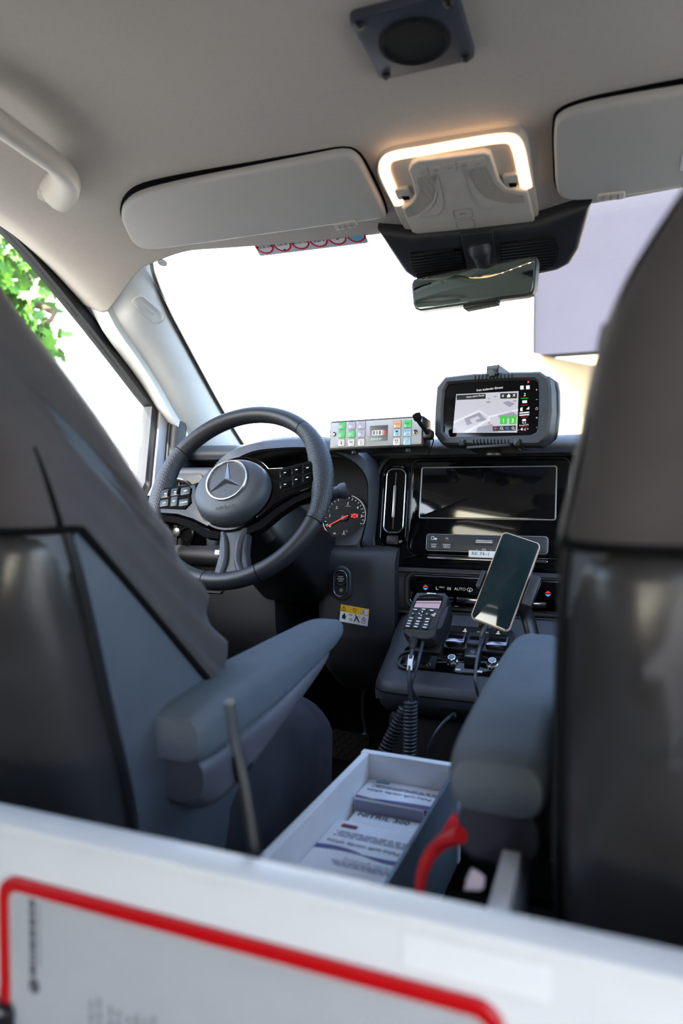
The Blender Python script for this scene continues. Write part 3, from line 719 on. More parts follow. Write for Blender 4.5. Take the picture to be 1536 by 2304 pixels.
# a slot vent each side of the display
def slot_vent(sg):
    u0, u1, v0, v1 = SF.rect(858, 1046, 918, 1236)
    if sg > 0: u0, u1 = -u1, -u0
    bm = B(); ringp(bm, SF, rr(u0, u1, v0, v1, 0.026, 6), rr(u0 + 0.004, u1 - 0.004, v0 + 0.004, v1 - 0.004, 0.022, 6), 0, 0.006, 0.0015); av = obj('air_vent', bm, 'piano_black', da)
    bm = B(); ringp(bm, SF, rr(u0 - 0.002, u1 + 0.002, v0 - 0.002, v1 + 0.002, 0.028, 6), rr(u0, u1, v0, v1, 0.026, 6), 0, 0.004, 0.0006); obj('trim_ring', bm, 'dark_chrome', av)
    ci0, ci1 = u0 + 0.010, u1 - 0.010; cv0, cv1 = v0 + 0.037, v1 - 0.012
    bm = B(); ringp(bm, SF, rr(ci0 - 0.003, ci1 + 0.003, cv0 - 0.003, cv1 + 0.003, 0.016, 6), rr(ci0, ci1, cv0, cv1, 0.013, 6), 0, 0.006, 0.001); obj('chrome_ring', bm, 'chrome', av)
    bm = B(); rbox(bm, SF, ci0, ci1, cv0, cv1, 0.013, -0.01, 0.0012); obj('duct', bm, 'black_matte', av)
    um = (ci0 + ci1) / 2
    bm = B(); rbox(bm, SF, um - 0.0012, um + 0.0012, cv0 + 0.006, cv1 - 0.006, 0.001, 0.001, 0.006); obj('vane', bm, 'dark_plastic', av)
    bm = B(); rbox(bm, SF, um - 0.003, um + 0.003, cv0 + 0.03, cv1 - 0.035, 0.002, 0.004, 0.009, 0.001); obj('vane_tab', bm, 'satin_metal', av)
    bm = B(); rbox(bm, SF, um - 0.013, um + 0.013, v0 + 0.010, v0 + 0.029, 0.004, 0.0, 0.004, 0.001); obj('vent_wheel', bm, 'black_plastic', av)
    bm = B(); rbox(bm, SF, um - 0.008, um + 0.008, v0 + 0.014, v0 + 0.025, 0.002, 0.004, 0.0052, 0.0005); obj('vent_wheel_grip', bm, 'dark_plastic', av)
slot_vent(-1); slot_vent(1)
# display unit
u0, u1, v0, v1 = SF.rect(924, 1036, 1280, 1251)
bm = B(); rbox(bm, SF, u0, u1, v0, v1, 0.016, 0, 0.008, 0.003, 5); du = obj('display_unit', bm, 'piano_black', da)
bm = B(); ringp(bm, SF, rr(u0 - 0.003, u1 + 0.003, v0 - 0.003, v1 + 0.003, 0.018, 5), rr(u0, u1, v0, v1, 0.016, 5), 0, 0.0065, 0.0012); obj('chrome_frame', bm, 'dark_chrome', du)
s0, s1, t0, t1 = SF.rect(949, 1054, 1250, 1168)
bm = B(); rbox(bm, SF, s0, s1, t0, t1, 0.004, 0.007, 0.0092, 0.0005); obj('screen', bm, 'screen_black', du)
bm = B(); ringp(bm, SF, rr(s0 - 0.0022, s1 + 0.0022, t0 - 0.0022, t1 + 0.0022, 0.005), rr(s0, s1, t0, t1, 0.004), 0.007, 0.0095, 0.0004); obj('screen_edge', bm, 'satin_metal', du)
b0, b1_, c0, c1 = SF.rect(962, 1207, 1232, 1243)
bm = B(); rbox(bm, SF, b0, b1_, c0, c1, 0.006, 0.007, 0.0105, 0.0012); obj('button_bar', bm, 'dark_plastic', du)
bm = B(); ringp(bm, SF, rr(b0 - 0.0016, b1_ + 0.0016, c0 - 0.0016, c1 + 0.0016, 0.007), rr(b0, b1_, c0, c1, 0.006), 0.007, 0.0105, 0.0004); obj('bar_trim', bm, 'satin_metal', du)
cm = (c0 + c1) / 2; bw = 0.027
for i, (s, k) in enumerate((('NAVI\nMAP', 0), ('RADIO\nMEDIA', 1))):
    for row in (0, 1):
        ub0 = b0 + 0.002 + k * bw
        bm = B(); rbox(bm, SF, ub0, ub0 + bw - 0.001, (c0 + 0.002) if row == 0 else cm + 0.0005, (cm - 0.0005) if row == 0 else c1 - 0.002, 0.0015, 0.0105, 0.0113, 0.0003); obj('button', bm, 'dark_plastic', du)
        tx = s if row == 0 else ('TEL' if k else None); uc = ub0 + bw / 2; vc = (c0 + cm) / 2 + 0.001 if row == 0 else (cm + c1) / 2
        bm = B()
        if tx:
            for li, part in enumerate(tx.split('\n')): text(bm, SF, part, uc, vc + (0.0024 - 0.0048 * li if '\n' in tx else 0), 0.005, 0.0116)
        else:
            ringp(bm, SF, rect(uc - 0.006, uc, vc - 0.003, vc + 0.004), rect(uc - 0.005, uc - 0.001, vc - 0.002, vc + 0.003), 0.0114, 0.0116); decal(bm, SF, rr(uc + 0.0005, uc + 0.006, vc - 0.003, vc + 0.001, 0.001), 0.0116)
        obj('button_lettering', bm, 'print_white', du)
uv_, vv_ = SF.pix(1091, 1222)
bm = B()
fx = Fr(SF.p(uv_, vv_, 0.009), SF.ey, -SF.ex)
tube(bm, [SF.p(uv_ + t, vv_, 0.010) for t in (-0.0175, -0.0165, 0.0165, 0.0175)], [0.005, 0.0065, 0.0065, 0.005], 16); vr = obj('volume_roller', bm, 'satin_metal', du)
bm = B(); text(bm, SF, 'VOL', uv_, c0 + 0.004, 0.005, 0.0108); text(bm, SF, '^', uv_ - 0.014, c0 + 0.003, 0.006, 0.0108); text(bm, SF, 'v', uv_ + 0.014, c0 + 0.004, 0.005, 0.0108); obj('volume_lettering', bm, 'print_white', du)
for i in range(2):
    bm = B(); ub0 = b1_ - 0.002 - (i + 1) * bw; rbox(bm, SF, ub0, ub0 + bw - 0.001, c0 + 0.002, c1 - 0.002, 0.0015, 0.0105, 0.0113, 0.0003); obj('button', bm, 'dark_plastic', du)
bm = B(); p, q = SF.pix(995, 1256); rbox(bm, SF, p - 0.03, -p + 0.03, q - 0.004, q + 0.003, 0.003, 0.003, 0.0095, 0.002); obj('chrome_strip', bm, 'dark_chrome', gp)
# label strip stuck on the panel
lb = thing('name_strip', 'white label strip reading RK 74-1 on gloss panel', 'sticker', SF.p(*SF.pix(1085, 1248)))
FL = SF.at(*SF.pix(1085, 1248), 0.0105, R(-0.6)); bm = B(); rbox(bm, FL, -0.026, 0.026, -0.0065, 0.0065, 0.0005, 0, 0.0006); obj('tape', bm, 'sticker_white', lb)
bm = B(); text(bm, FL, 'RK 74–1', -0.002, 0, 0.0098, 0.0008, sx=1.05); obj('lettering', bm, 'print_black', lb)

# climate strip
bm = B(); rbox(bm, CF, -0.215, 0.215, 0.492, 0.592, 0.035, -0.12, -0.012, 0.010, 6, 3); obj('climate_surround', bm, 'dash_grain', da)
bm = B(); u0, u1, v0, v1 = CF.rect(921, 1304, 1240, 1368); u1 = -u0
ringp(bm, CF, rr(u0 - 0.014, u1 + 0.014, v0 - 0.012, v1 + 0.010, 0.022, 6), rr(u0 - 0.002, u1 + 0.002, v0 - 0.002, v1 + 0.002, 0.014, 6), -0.014, -0.006, 0.003); cs = obj('climate_panel', bm, 'dash_grain_dark', da)
vm = CF.pix(1060, 1342)[1]
bm = B(); rbox(bm, CF, u0, u1, vm, v1, 0.008, -0.02, -0.007, 0.001); obj('touch_glass', bm, 'piano_black', cs)
bm = B(); ringp(bm, CF, rr(u0 - 0.0016, u1 + 0.0016, v0 - 0.0016, v1 + 0.0016, 0.013, 6), rr(u0, u1, v0, v1, 0.012, 6), -0.012, -0.005, 0.0006); obj('trim_ring', bm, 'dark_chrome', cs)
bm = B(); rbox(bm, CF, u0 + .001, u1 - .001, v0, vm, 0.008, -0.03, -0.012); obj('toggle_recess', bm, 'black_plastic', cs)
for i in range(4):
    a = u0 + 0.035 + i * (u1 - u0 - 0.07) / 4
    bm = B(); rbox(bm, CF, a + 0.002, a + (u1 - u0 - 0.07) / 4 - 0.002, v0 + 0.006, vm - 0.003, 0.004, -0.014, -0.002, 0.003); tg = obj('toggle', bm, 'dark_chrome', cs)
vi = CF.pix(1000, 1325)[1]
def icon(name, parent, fn, mat):
    bm = B(); fn(bm); return obj(name, bm, mat, parent)
for px in (955, 1232):
    u = CF.pix(px, 1325)[0]
    icon('warmer_symbol', cs, lambda bm: decal(bm, CF, [(u - 0.006, vi + 0.001), (u + 0.006, vi + 0.001), (u, vi + 0.006)], -0.0065), 'icon_red')
    icon('cooler_symbol', cs, lambda bm: decal(bm, CF, [(u - 0.006, vi - 0.001), (u, vi - 0.006), (u + 0.006, vi - 0.001)], -0.0065), 'icon_blue')
u = CF.pix(1033, 1323)[0]; icon('auto_lettering', cs, lambda bm: text(bm, CF, 'AUTO', u, vi, 0.0085, -0.0065), 'icon_white')
u = CF.pix(992, 1322)[0]; icon('menu_lettering', cs, lambda bm: text(bm, CF, 'MENU', u, vi + 0.002, 0.0042, -0.0065), 'icon_white')
u = CF.pix(982, 1323)[0]
icon('seat_symbol', cs, lambda bm: (decal(bm, CF, rect(u - 0.003, u - 0.0018, vi - 0.003, vi + 0.003), -0.0065), decal(bm, CF, rect(u - 0.003, u + 0.002, vi - 0.0035, vi - 0.0023), -0.0065)), 'icon_white')
u = CF.pix(1009, 1323)[0]
icon('airflow_symbol', cs, lambda bm: [decal(bm, CF, rect(u - 0.004 + k * 0.003, u - 0.0028 + k * 0.003, vi - 0.003, vi + 0.003), -0.0065) for k in range(3)], 'icon_white')
u = CF.pix(1055, 1324)[0]
icon('defrost_symbol', cs, lambda bm: (ringp(bm, CF, ell(u, vi, 0.006, 0.004, 16), ell(u, vi, 0.0048, 0.003, 16), -0.0067, -0.0065), decal(bm, CF, rect(u - 0.001, u + 0.001, vi - 0.005, vi + 0.001), -0.0065)), 'icon_white')
u = CF.pix(1198, 1325)[0]; icon('ac_lettering', cs, lambda bm: text(bm, CF, 'A/C', u, vi, 0.007, -0.0065), 'icon_white')
# shelf rail under the climate strip
bm = B(); tube(bm, [CF.p(-0.20, 0.492, -0.004), CF.p(0.20, 0.492, -0.004)], 0.004, 8); obj('rail', bm, 'black_plastic', da)

# knee panel right of the column
prof = smooth2([(1.42, .632), (1.362, .624), (1.340, .605), (1.335, .57), (1.335, .52), (1.335, .46), (1.340, .42), (1.372, .36), (1.47, .29)]) + [(1.60, .28), (1.60, .632)]
def knee_mod(x): return 0.02 * max(0, (-0.326 - x) / 0.026) ** 2 + 0.02 * max(0, (x + 0.225) / 0.045)
bm = B(); xloft(bm, prof, [-0.352 + 0.17 * i / 16 for i in range(17)], knee_mod); kp = obj('knee_panel', bm, 'dash_grain_dark', da)
# start button
KF = Fr(onY(768, 1312, 1.334), (1, 0, 0), (0, 0, 1))
bm = B(); ringp(bm, KF, rr(-0.021, 0.022, -0.036, 0.036, 0.02, 8), rr(-0.014, 0.014, -0.026, 0.026, 0.0135, 8), -0.008, 0.004, 0.003); sb = obj('start_button', bm, 'dash_grain_dark', da)
KB = KF.at(0.0, 0.0, 0.0005)
bm = B(); rbox(bm, KB, -0.0145, 0.0145, -0.027, 0.027, 0.0138, -0.005, 0.001, 0.0, 8); obj('plate', bm, 'black_plastic', sb)
bm = B(); ringp(bm, KB, rr(-0.0152, 0.0152, -0.0277, 0.0277, 0.0145, 8), rr(-0.0140, 0.0140, -0.0265, 0.0265, 0.0133, 8), 0, 0.0075, 0.0004); obj('chrome_ring', bm, 'satin_metal', sb)
bm = B(); lathe(bm, KB, [(0.0115, 0), (0.0115, 0.004), (0.0105, 0.005), (0.0005, 0.0048)], 32, 0, 0.0095); obj('push_button', bm, 'black_plastic', sb)
bm = B(); ringp(bm, KB, ell(0, 0.0095, 0.0125, 0.0125), ell(0, 0.0095, 0.0117, 0.0117), 0.001, 0.0055); obj('button_ring', bm, 'satin_metal', sb)
bm = B()
for s, dv in (('START', 0.0045), ('ENGINE', 0), ('STOP', -0.0045)): text(bm, KB, s, 0, 0.0095 + dv, 0.0045, 0.0054, bold=0.01)
obj('lettering', bm, 'print_white', sb)
bm = B(); ringp(bm, KB, ell(0, -0.0145, 0.0034, 0.0034, 16), ell(0, -0.0145, 0.0027, 0.0027, 16), 0.0012, 0.0016); text(bm, KB, 'A', 0, -0.0145, 0.0042, 0.0016); obj('eco_symbol', bm, 'print_white', sb)
# warning sticker
WS_ = thing('warning_sticker', 'yellow and white pictogram warning sticker below the start button', 'sticker', onY(798, 1384, 1.343))
tl, tr_, br_, bl_ = [onY(x, y, 1.336) for x, y in ((764, 1360), (827, 1371), (832, 1408), (770, 1398))]
WF_ = Fr((tl + br_) / 2 + V((0, -0.0035, 0)), tr_ - tl, tl - bl_)
hw, hh = (tr_ - tl).length / 2, (tl - bl_).length / 2
bm = B(); prism(bm, WF_, rect(-hw, hw, -hh, hh), -0.001, 0.0); obj('backing', bm, 'sticker_white', WS_)
bm = B(); decal(bm, WF_, rect(-hw, hw, hh * 0.22, hh), 0.0004); obj('yellow_band', bm, 'sticker_yellow', WS_)
bm = B(); a = -hw * 0.78; ringp(bm, WF_, [(a - 0.0055, hh * .3), (a + 0.0055, hh * .3), (a, hh * .92)], [(a - 0.0042, hh * .36), (a + 0.0042, hh * .36), (a, hh * .8)], 0.0004, 0.0007); decal(bm, WF_, rect(a - 0.0005, a + 0.0005, hh * .42, hh * .68), 0.0007); obj('warning_triangle', bm, 'print_black', WS_)
bm = B(); ringp(bm, WF_, ell(0, hh * .7, 0.0045, 0.003, 14), ell(0, hh * .7, 0.0036, 0.0022, 14), 0.0004, 0.0007); text(bm, WF_, 'ON', 0, hh * .38, 0.0042, 0.0007); obj('engine_symbol', bm, 'print_black', WS_)
bm = B(); decal(bm, WF_, rect(hw * .52, hw * .92, hh * .32, hh * .88), 0.0007); obj('manual_symbol', bm, 'sticker_white', WS_)
bm = B(); lines(bm, WF_, hw * .55, hw * .7, hh * .38, hh * .84, 4, 0.0009, ragged=0); text(bm, WF_, 'i', hw * .82, hh * .6, 0.007, 0.0009); obj('manual_print', bm, 'print_black', WS_)
bm = B(); a = -hw * .7; decal(bm, WF_, [(a - .004, -hh * .6), (a + .003, -hh * .65), (a + .0045, -hh * .3), (a + .002, -hh * .1), (a + .001, hh * .1), (a - .002, -hh * .1), (a - .0045, -hh * .3)], 0.0007); obj('flame_symbol', bm, 'print_black', WS_)
bm = B(); decal(bm, WF_, rect(-hw * .36, -hw * .12, -hh * .06, hh * .02), 0.0007); ringp(bm, WF_, ell(-hw * .2, -hh * .55, .003, .003, 14), ell(-hw * .2, -hh * .55, .0022, .0022, 14), 0.0004, 0.0007); obj('wheel_symbol', bm, 'print_black', WS_)
bm = B()
for P in ([(.05, .1), (.12, .12), (.24, -.25), (.18, -.35)], [(.2, -.3), (.36, -.75), (.42, -.7), (.27, -.2)], [(.2, -.35), (.06, -.75), (.0, -.72), (.13, -.25)], [(.08, -.18), (.34, -.02), (.33, -.08), (.1, -.28)]):
    decal(bm, WF_, [(x * hw, y * hh) for x, y in P], 0.0007)
obj('falling_figure', bm, 'print_black', WS_)
bm = B(); ringp(bm, WF_, [(hw * .55, -hh * .35), (hw * .85, -hh * .35), (hw * .7, hh * .05)], [(hw * .6, -hh * .3), (hw * .8, -hh * .3), (hw * .7, -hh * .08)], .0004, .0007); ringp(bm, WF_, ell(hw * .7, -hh * .6, .0045, .003, 14), ell(hw * .7, -hh * .6, .0036, .0022, 14), .0004, .0007); obj('fume_symbol', bm, 'print_black', WS_)

# driver's lower panel and left end
prof = smooth2([(1.50, .628), (1.40, .622), (1.355, .612), (1.342, .596), (1.350, .578), (1.372, .570)], 4) + smooth2([(1.372, .563), (1.352, .555), (1.350, .50), (1.36, .42), (1.42, .33)], 4) + [(1.6, .30), (1.6, .62)]
bm = B(); xloft(bm, prof, [-0.745 + 0.29 * i / 20 for i in range(21)]); obj('lower_panel', bm, 'dash_grain_dark', da)
LF = Fr((0, 1.375, 0))
bm = B(); rbox(bm, LF, -0.755, -0.615, 0.60, 0.80, 0.03, -0.1, 0.0, 0.012, 6, 3); obj('end_block', bm, 'dash_grain', da)
u0, u1, v0, v1 = LF.rect(360, 1066, 464, 1240); u0 = -0.755
bm = B(); rbox(bm, LF, u0, u1, v0 - 0.004, v1, 0.022, -0.01, 0.004, 0.003, 6); eg = obj('end_gloss_panel', bm, 'piano_black', da)
for px, py in ((405, 1120), (402, 1197)):
    cu, cv = LF.pix(px, py)
    bm = B(); lathe(bm, LF, [(0.047, 0.002), (0.047, 0.010), (0.044, 0.012), (0.041, 0.010), (0.039, -0.004)], 36, cu, cv, (False, False)); av = obj('round_air_vent', bm, 'dark_chrome', da)
    bm = B(); lathe(bm, LF, [(0.0395, 0.0055), (0.03, 0.004), (0.0005, 0.0045)], 36, cu, cv, (False, False)); obj('duct', bm, 'black_matte', av)
    for a in (25, 85, 145):
        bm = B(); f2 = LF.at(cu, cv, 0.0045, R(a)); rbox(bm, f2, -0.036, 0.036, -0.0012, 0.0012, 0.001, 0, 0.004); obj('blade', bm, 'black_plastic', av)
    bm = B(); lathe(bm, LF, [(0.010, 0.004), (0.010, 0.010), (0.007, 0.012), (0.0005, 0.012)], 20, cu, cv); obj('vent_hub', bm, 'satin_metal', av)
# hand brake release handle under the panel
HF = Fr((0, 1.351, 0)); u0, u1, v0, v1 = HF.rect(440, 1306, 503, 1334)
bm = B(); ringp(bm, HF, rr(u0 - 0.03, u1, v0, v1, 0.008), rr(u0 - 0.026, u1 - 0.004, v0 + 0.004, v1 - 0.003, 0.005), -0.005, 0.006, 0.002); hb = obj('release_handle', bm, 'dark_plastic', da)
for k in range(3):
    bm = B(); rbox(bm, HF, u0 - 0.02, u1 - 0.009, v0 + 0.007 + k * 0.005, v0 + 0.009 + k * 0.005, 0.0008, -0.002, 0.003); obj('rib', bm, 'dark_plastic', hb)
ns = thing('note_strip', 'small white label strip left of the steering column spoke', 'sticker', onY(500, 1244, 1.352))
NF = Fr(onY(500, 1243, 1.336), (1, 0, 0), (0, 0.35, 1)); bm = B(); rbox(bm, NF, -0.019, 0.05, -0.005, 0.005, 0.0005, 0, 0.0006); obj('tape', bm, 'sticker_white', ns)
bm = B(); text(bm, NF, 'Notsi', -0.016, 0, 0.0088, 0.0008, align='LEFT'); obj('lettering', bm, 'print_black', ns)
# passenger side lower dash
prof = smooth2([(1.46, .81), (1.405, .79), (1.39, .74), (1.40, .66), (1.42, .56), (1.46, .42), (1.55, .32)], 4) + [(1.7, .30), (1.7, .81)]
bm = B(); xloft(bm, prof, [0.25 + 0.505 * i / 16 for i in range(17)]); obj('glove_compartment', bm, 'dash_grain', da)
prof = [(1.50, .83), (1.50, .60), (1.83, .60), (1.83, .83)]
bm = B(); xloft(bm, prof, [-0.75, -0.24]); obj('cluster_housing', bm, 'black_matte', da)

# ================================================================== console shelf
cn = thing('console_shelf', 'dark moulded console shelf below the climate controls', 'console', (0, 1.28, 0.38))
TF = Fr((0, 1.36, 0.4905), (1, 0, 0), (0, 0.16, 0.085))
prof = smooth2([(1.383, .497), (1.37, .490), (1.28, .445), (1.20, .405), (1.185, .393), (1.183, .375), (1.195, .352), (1.215, .335), (1.24, .325)], 4) + [(1.383, .315)]
xs = [-0.178, -0.172, -0.16] + [-0.15 + 0.30 * i / 20 for i in range(21)] + [0.16, 0.172, 0.178]
def sh(x): return 0.02 * max(0, (abs(x) - 0.13) / 0.05) ** 2
bm = B(); rs = []
for x in xs:
    k = max(0, (abs(x) - 0.155) / 0.023)
    rs.append([V((x, y + sh(x) + (0.012 * k * k if y < 1.3 else 0), z - 0.010 * k * k if z > .36 else z + 0.006 * k * k)) for y, z in prof])
rings(bm, rs); obj('shelf_body', bm, 'dash_grain', cn)
bm = B(); tube(bm, [V((x, 1.1825 + sh(x) + 0.012 * max(0, (abs(x) - 0.155) / 0.023) ** 2, 0.378)) for x in xs], 0.0014, 6); obj('shelf_seam', bm, 'black_matte', cn)
bm = B(); boxw(bm, -0.165, 0.165, 1.24, 1.383, 0.02, 0.33, 0.02); obj('shelf_base', bm, 'black_plastic', cn)
def trect(x0, y0, x1, y1): return TF.rect(x0, y0, x1, y1)
u0, u1, v0, v1 = trect(900, 1466, 1230, 1519); 
bm = B(); rbox(bm, TF, u0, -u0 - 0.02, v0, v1, 0.012, -0.004, 0.0022, 0.0006); gl = obj('switch_panel', bm, 'piano_black', cn)
# toggle bank
u0, u1, v0, v1 = trect(1000, 1418, 1153, 1468)
TG = TF.at((u0 + u1) / 2, (v0 + v1) / 2, 0.004)
a, b = (u1 - u0) / 2, (v1 - v0) / 2
bm = B(); rbox(bm, TG, -a, a, -b, b, 0.010, -0.006, 0.002, 0.001); tb = obj('toggle_bank', bm, 'black_plastic', cn)
bm = B(); ringp(bm, TG, rr(-a - 0.0014, a + 0.0014, -b - 0.0014, b + 0.0014, 0.0112), rr(-a, a, -b, b, 0.010), -0.006, 0.003, 0.0004); obj('bank_trim', bm, 'dark_plastic', tb)
for k, (c0, c1) in enumerate(((-0.92, -0.34), (-0.28, 0.22), (0.28, 0.92))):
    bm = B(); rbox(bm, TG, c0 * a, c1 * a, -b * 0.86, b * 0.22, 0.006, 0.002, 0.012, 0.003); tg = obj('toggle', bm, 'dark_chrome' if k != 1 else 'dark_plastic', tb)
    bm = B(); rbox(bm, TG, c0 * a + 0.004, c1 * a - 0.004, -b * 0.5, -b * 0.2, 0.002, 0.012, 0.0128, 0.0003); obj('toggle_groove', bm, 'black_matte', tb)
for k, (uu, s) in enumerate(((-0.45, 'car'), (0.1, 'DYNAMIC'), (0.55, 'door'))):
    bm = B()
    if s == 'DYNAMIC': text(bm, TG, s, uu * a, b * 0.6, 0.005, 0.0024)
    else:
        decal(bm, TG, rr(uu * a - .004, uu * a + .004, b * .5, b * .62, .001), 0.0024); decal(bm, TG, rr(uu * a - .0018, uu * a + .0018, b * .62, b * .82, .001), 0.0024)
    obj('toggle_symbol', bm, 'icon_white', tb)
for px, py in ((1017, 1490), (1108, 1497)):
    u, v = TF.pix(px, py); bm = B(); lathe(bm, TF, [(0.0115, 0.002), (0.0115, 0.005), (0.009, 0.0065), (0.008, 0.012), (0.007, 0.013), (0.0005, 0.013)], 24, u, v); kn = obj('push_switch', bm, 'chrome', cn)
    bm = B(); lathe(bm, TF, [(0.006, 0.013), (0.0055, 0.0138), (0.0005, 0.0138)], 20, u, v); obj('cap', bm, 'satin_metal', kn)
for px, py in ((1030, 1509), (1079, 1514)):
    u, v = TF.pix(px, py); bm = B(); rbox(bm, TF, u - 0.0045, u + 0.0045, v - 0.002, v + 0.002, 0.001, 0.002, 0.0036, 0.0004); obj('switch_symbol', bm, 'print_white', cn)
# socket in the front of the shelf
OF = Fr(onY(1024, 1602, 1.195), (1, 0, 0), (0, -0.25, 1))
bm = B(); rbox(bm, OF, -0.026, 0.055, -0.020, 0.020, 0.004, -0.02, 0.004, 0.002); ob = obj('socket', bm, 'black_plastic', cn)
bm = B(); lathe(bm, OF, [(0.008, 0.004), (0.008, 0.006), (0.006, 0.006), (0.006, 0.0045), (0.0005, 0.0045)], 20, 0, 0); obj('socket_hole', bm, 'black_matte', ob)

# ================================================================== steering column, stalks, wheel
WT = R(27.5)
F0 = frame_tilt(onX(545, 1117, -0.395), tilt=R(28)); WC = F0.p(-0.012, 0.006)
W0 = frame_tilt(WC, tilt=WT); WF = W0.at(0, 0, 0, R(10.5))
co = thing('steering_column', 'black steering column shroud carrying the stalks behind the wheel', 'steering column', WC + V((0, 0.2, -0.1)))
bm = B(); ax = -W0.ez
rs = []
for d, wu, wv, dn in ((0.045, .045, .045, 0), (0.07, .065, .06, -.01), (0.14, .075, .065, -.015), (0.25, .085, .07, -.02), (0.33, .09, .075, -.02)):
    f2 = Fr(W0.o + ax * d, W0.ex, W0.ey); rs.append([f2.p(u, v + dn) for u, v in rr(-wu, wu, -wv, wv, 0.03, 4)])
rings(bm, rs); obj('shroud', bm, 'black_plastic', co)
def stalk(pxs, name, r0, r1):
    P = [atD(x, y, d) for x, y, d in pxs]; bm = B(); path = catmull(P, 5); n = len(path)
    tube(bm, path, [lerp(r0, r1, i / (n - 1)) for i in range(n)], 14, flat=(0.85, 1)); s = obj(name, bm, 'dark_plastic', co); return s, P
s1, P = stalk([(590, 1120, 1.40), (500, 1112, 1.42), (412, 1106, 1.45)], 'wiper_stalk', 0.008, 0.017)
d = (P[-1] - P[-2]).normalized(); bm = B(); tube(bm, [P[-1], P[-1] + d * 0.004, P[-1] + d * 0.010, P[-1] + d * 0.012], [0.0165, 0.0175, 0.016, 0.012], 14, flat=(0.85, 1)); obj('end_cap', bm, 'black_plastic', s1)
f2 = Fr(P[-1] - d * 0.035 + V((0.006, -0.0145, 0)), -d, (0, 0, 1)); bm = B(); ringp(bm, f2, ell(-0.004, 0, 0.004, 0.004, 16), ell(-0.004, 0, 0.003, 0.003, 16), 0, 0.003); rbox(bm, f2, 0.006, 0.016, -0.003, 0.003, 0.001, 0, 0.003); obj('wiper_symbol', bm, 'print_white', s1)
s2, P = stalk([(640, 1135, 1.33), (710, 1120, 1.33), (766, 1106, 1.33)], 'gear_stalk', 0.009, 0.015)
d = (P[-1] - P[-2]).normalized(); bm = B(); tube(bm, [P[-1] - d * 0.003, P[-1] + d * 0.004, P[-1] + d * 0.012, P[-1] + d * 0.014], [0.014, 0.0165, 0.0155, 0.011], 16); obj('end_button', bm, 'dash_grain', s2)

sw = thing('steering_wheel', 'black leather steering wheel with perforated grips and star emblem', 'steering wheel', WC)
RW = 0.1705
def arc(a0, a1, n=24, r=RW, z=0.0): return [WF.p(r * math.cos(R(a0 + (a1 - a0) * i / n)), r * math.sin(R(a0 + (a1 - a0) * i / n)), z) for i in range(n + 1)]
def rim(name, a0, a1, mat, r=0.0155, bul=0.0):
    bm = B(); n = 30; P = []
    rs = []
    for i in range(n + 1):
        a = R(a0 + (a1 - a0) * i / n); t = i / n; k = bul * math.sin(PI * t) ** 2
        ctr = WF.o + (WF.ex * math.cos(a) + WF.ey * math.sin(a)) * (RW - k * 0.5); rad = (WF.ex * math.cos(a) + WF.ey * math.sin(a))
        rs.append([ctr + rad * ((r + k * 0.5) * math.cos(2 * PI * q / 18)) + WF.ez * ((r * 1.12) * math.sin(2 * PI * q / 18)) for q in range(18)])
    rings(bm, rs); return obj(name, bm, mat, sw)
rim('rim_top', 42.6, 137.4, 'wheel_leather'); rim('rim_bottom', 208.6, 252.5, 'wheel_leather'); rim('rim_bottom', 287.5, 331.4, 'wheel_leather'); rim('rim_base', 253.1, 286.9, 'wheel_leather')
for a0, a1 in ((-28, 42), (138, 208)): rim('grip', a0, a1, 'wheel_perforated', 0.0158, 0.012)
for a in (42.3, 137.7, -28.3, 208.3, 252.8, 287.2):
    bm = B(); rim_c = []
    ctr = WF.o + (WF.ex * math.cos(R(a)) + WF.ey * math.sin(R(a))) * RW; rad = (WF.ex * math.cos(R(a)) + WF.ey * math.sin(R(a)))
    tube(bm, [ctr + rad * (0.0155 * math.cos(2 * PI * q / 18)) + WF.ez * (0.0173 * math.sin(2 * PI * q / 18)) for q in range(18)], 0.0007, 6, closed=True); obj('stitch_seam', bm, 'black_matte', sw)
# hub
HU = WF.at(0, -0.004, 0)
bm = B(); rs = []
for k, (s, z) in enumerate(((1.0, -0.02), (1.0, 0.012), (0.985, 0.022), (0.94, 0.031), (0.86, 0.037), (0.7, 0.041), (0.45, 0.0425), (0.1, 0.043))):
    P = []
    for i in range(48):
        a = 2 * PI * i / 48; r = 0.070 + 0.004 * math.cos(2 * a) - 0.004 * max(0, math.sin(a)) + 0.002 * max(0, -math.sin(a)); P.append(HU.p(r * s * math.cos(a), r * s * math.sin(a) * 0.97, z))
    rs.append(P)
rings(bm, rs); hub = obj('airbag_cover', bm, 'hub_leather', sw)
EM = WF.at(0, 0.004, 0.0420)
bm = B(); lathe(bm, EM, [(0.0405, -0.004), (0.0405, 0.003), (0.0395, 0.0045), (0.0375, 0.0045), (0.0362, 0.002), (0.0362, -0.002)], 48, 0, 0, (False, False)); em = obj('emblem_ring', bm, 'chrome', hub)
bm = B(); lathe(bm, EM, [(0.037, -0.004), (0.037, 0.0008), (0.0005, 0.0012)], 40); obj('emblem_disc', bm, 'hub_leather', hub)
bm = B(); Pt = []
for i in range(6):
    a = R(90 + 60 * i); r = 0.0365 if i % 2 == 0 else 0.0062; Pt.append((r * math.cos(a), r * math.sin(a)))
c = bm.verts.new(EM.p(0, 0, 0.008)); vs = [bm.verts.new(EM.p(u, v, 0.002)) for u, v in Pt]; lo = [bm.verts.new(EM.p(u, v, 0.0005)) for u, v in Pt]
for i in range(6):
    j = (i + 1) % 6; bm.faces.new((vs[i], vs[j], c)); bm.faces.new((lo[i], lo[j], vs[j], vs[i]))
bm.faces.new(list(reversed(lo))); obj('emblem_star', bm, 'chrome', hub, smooth=False)
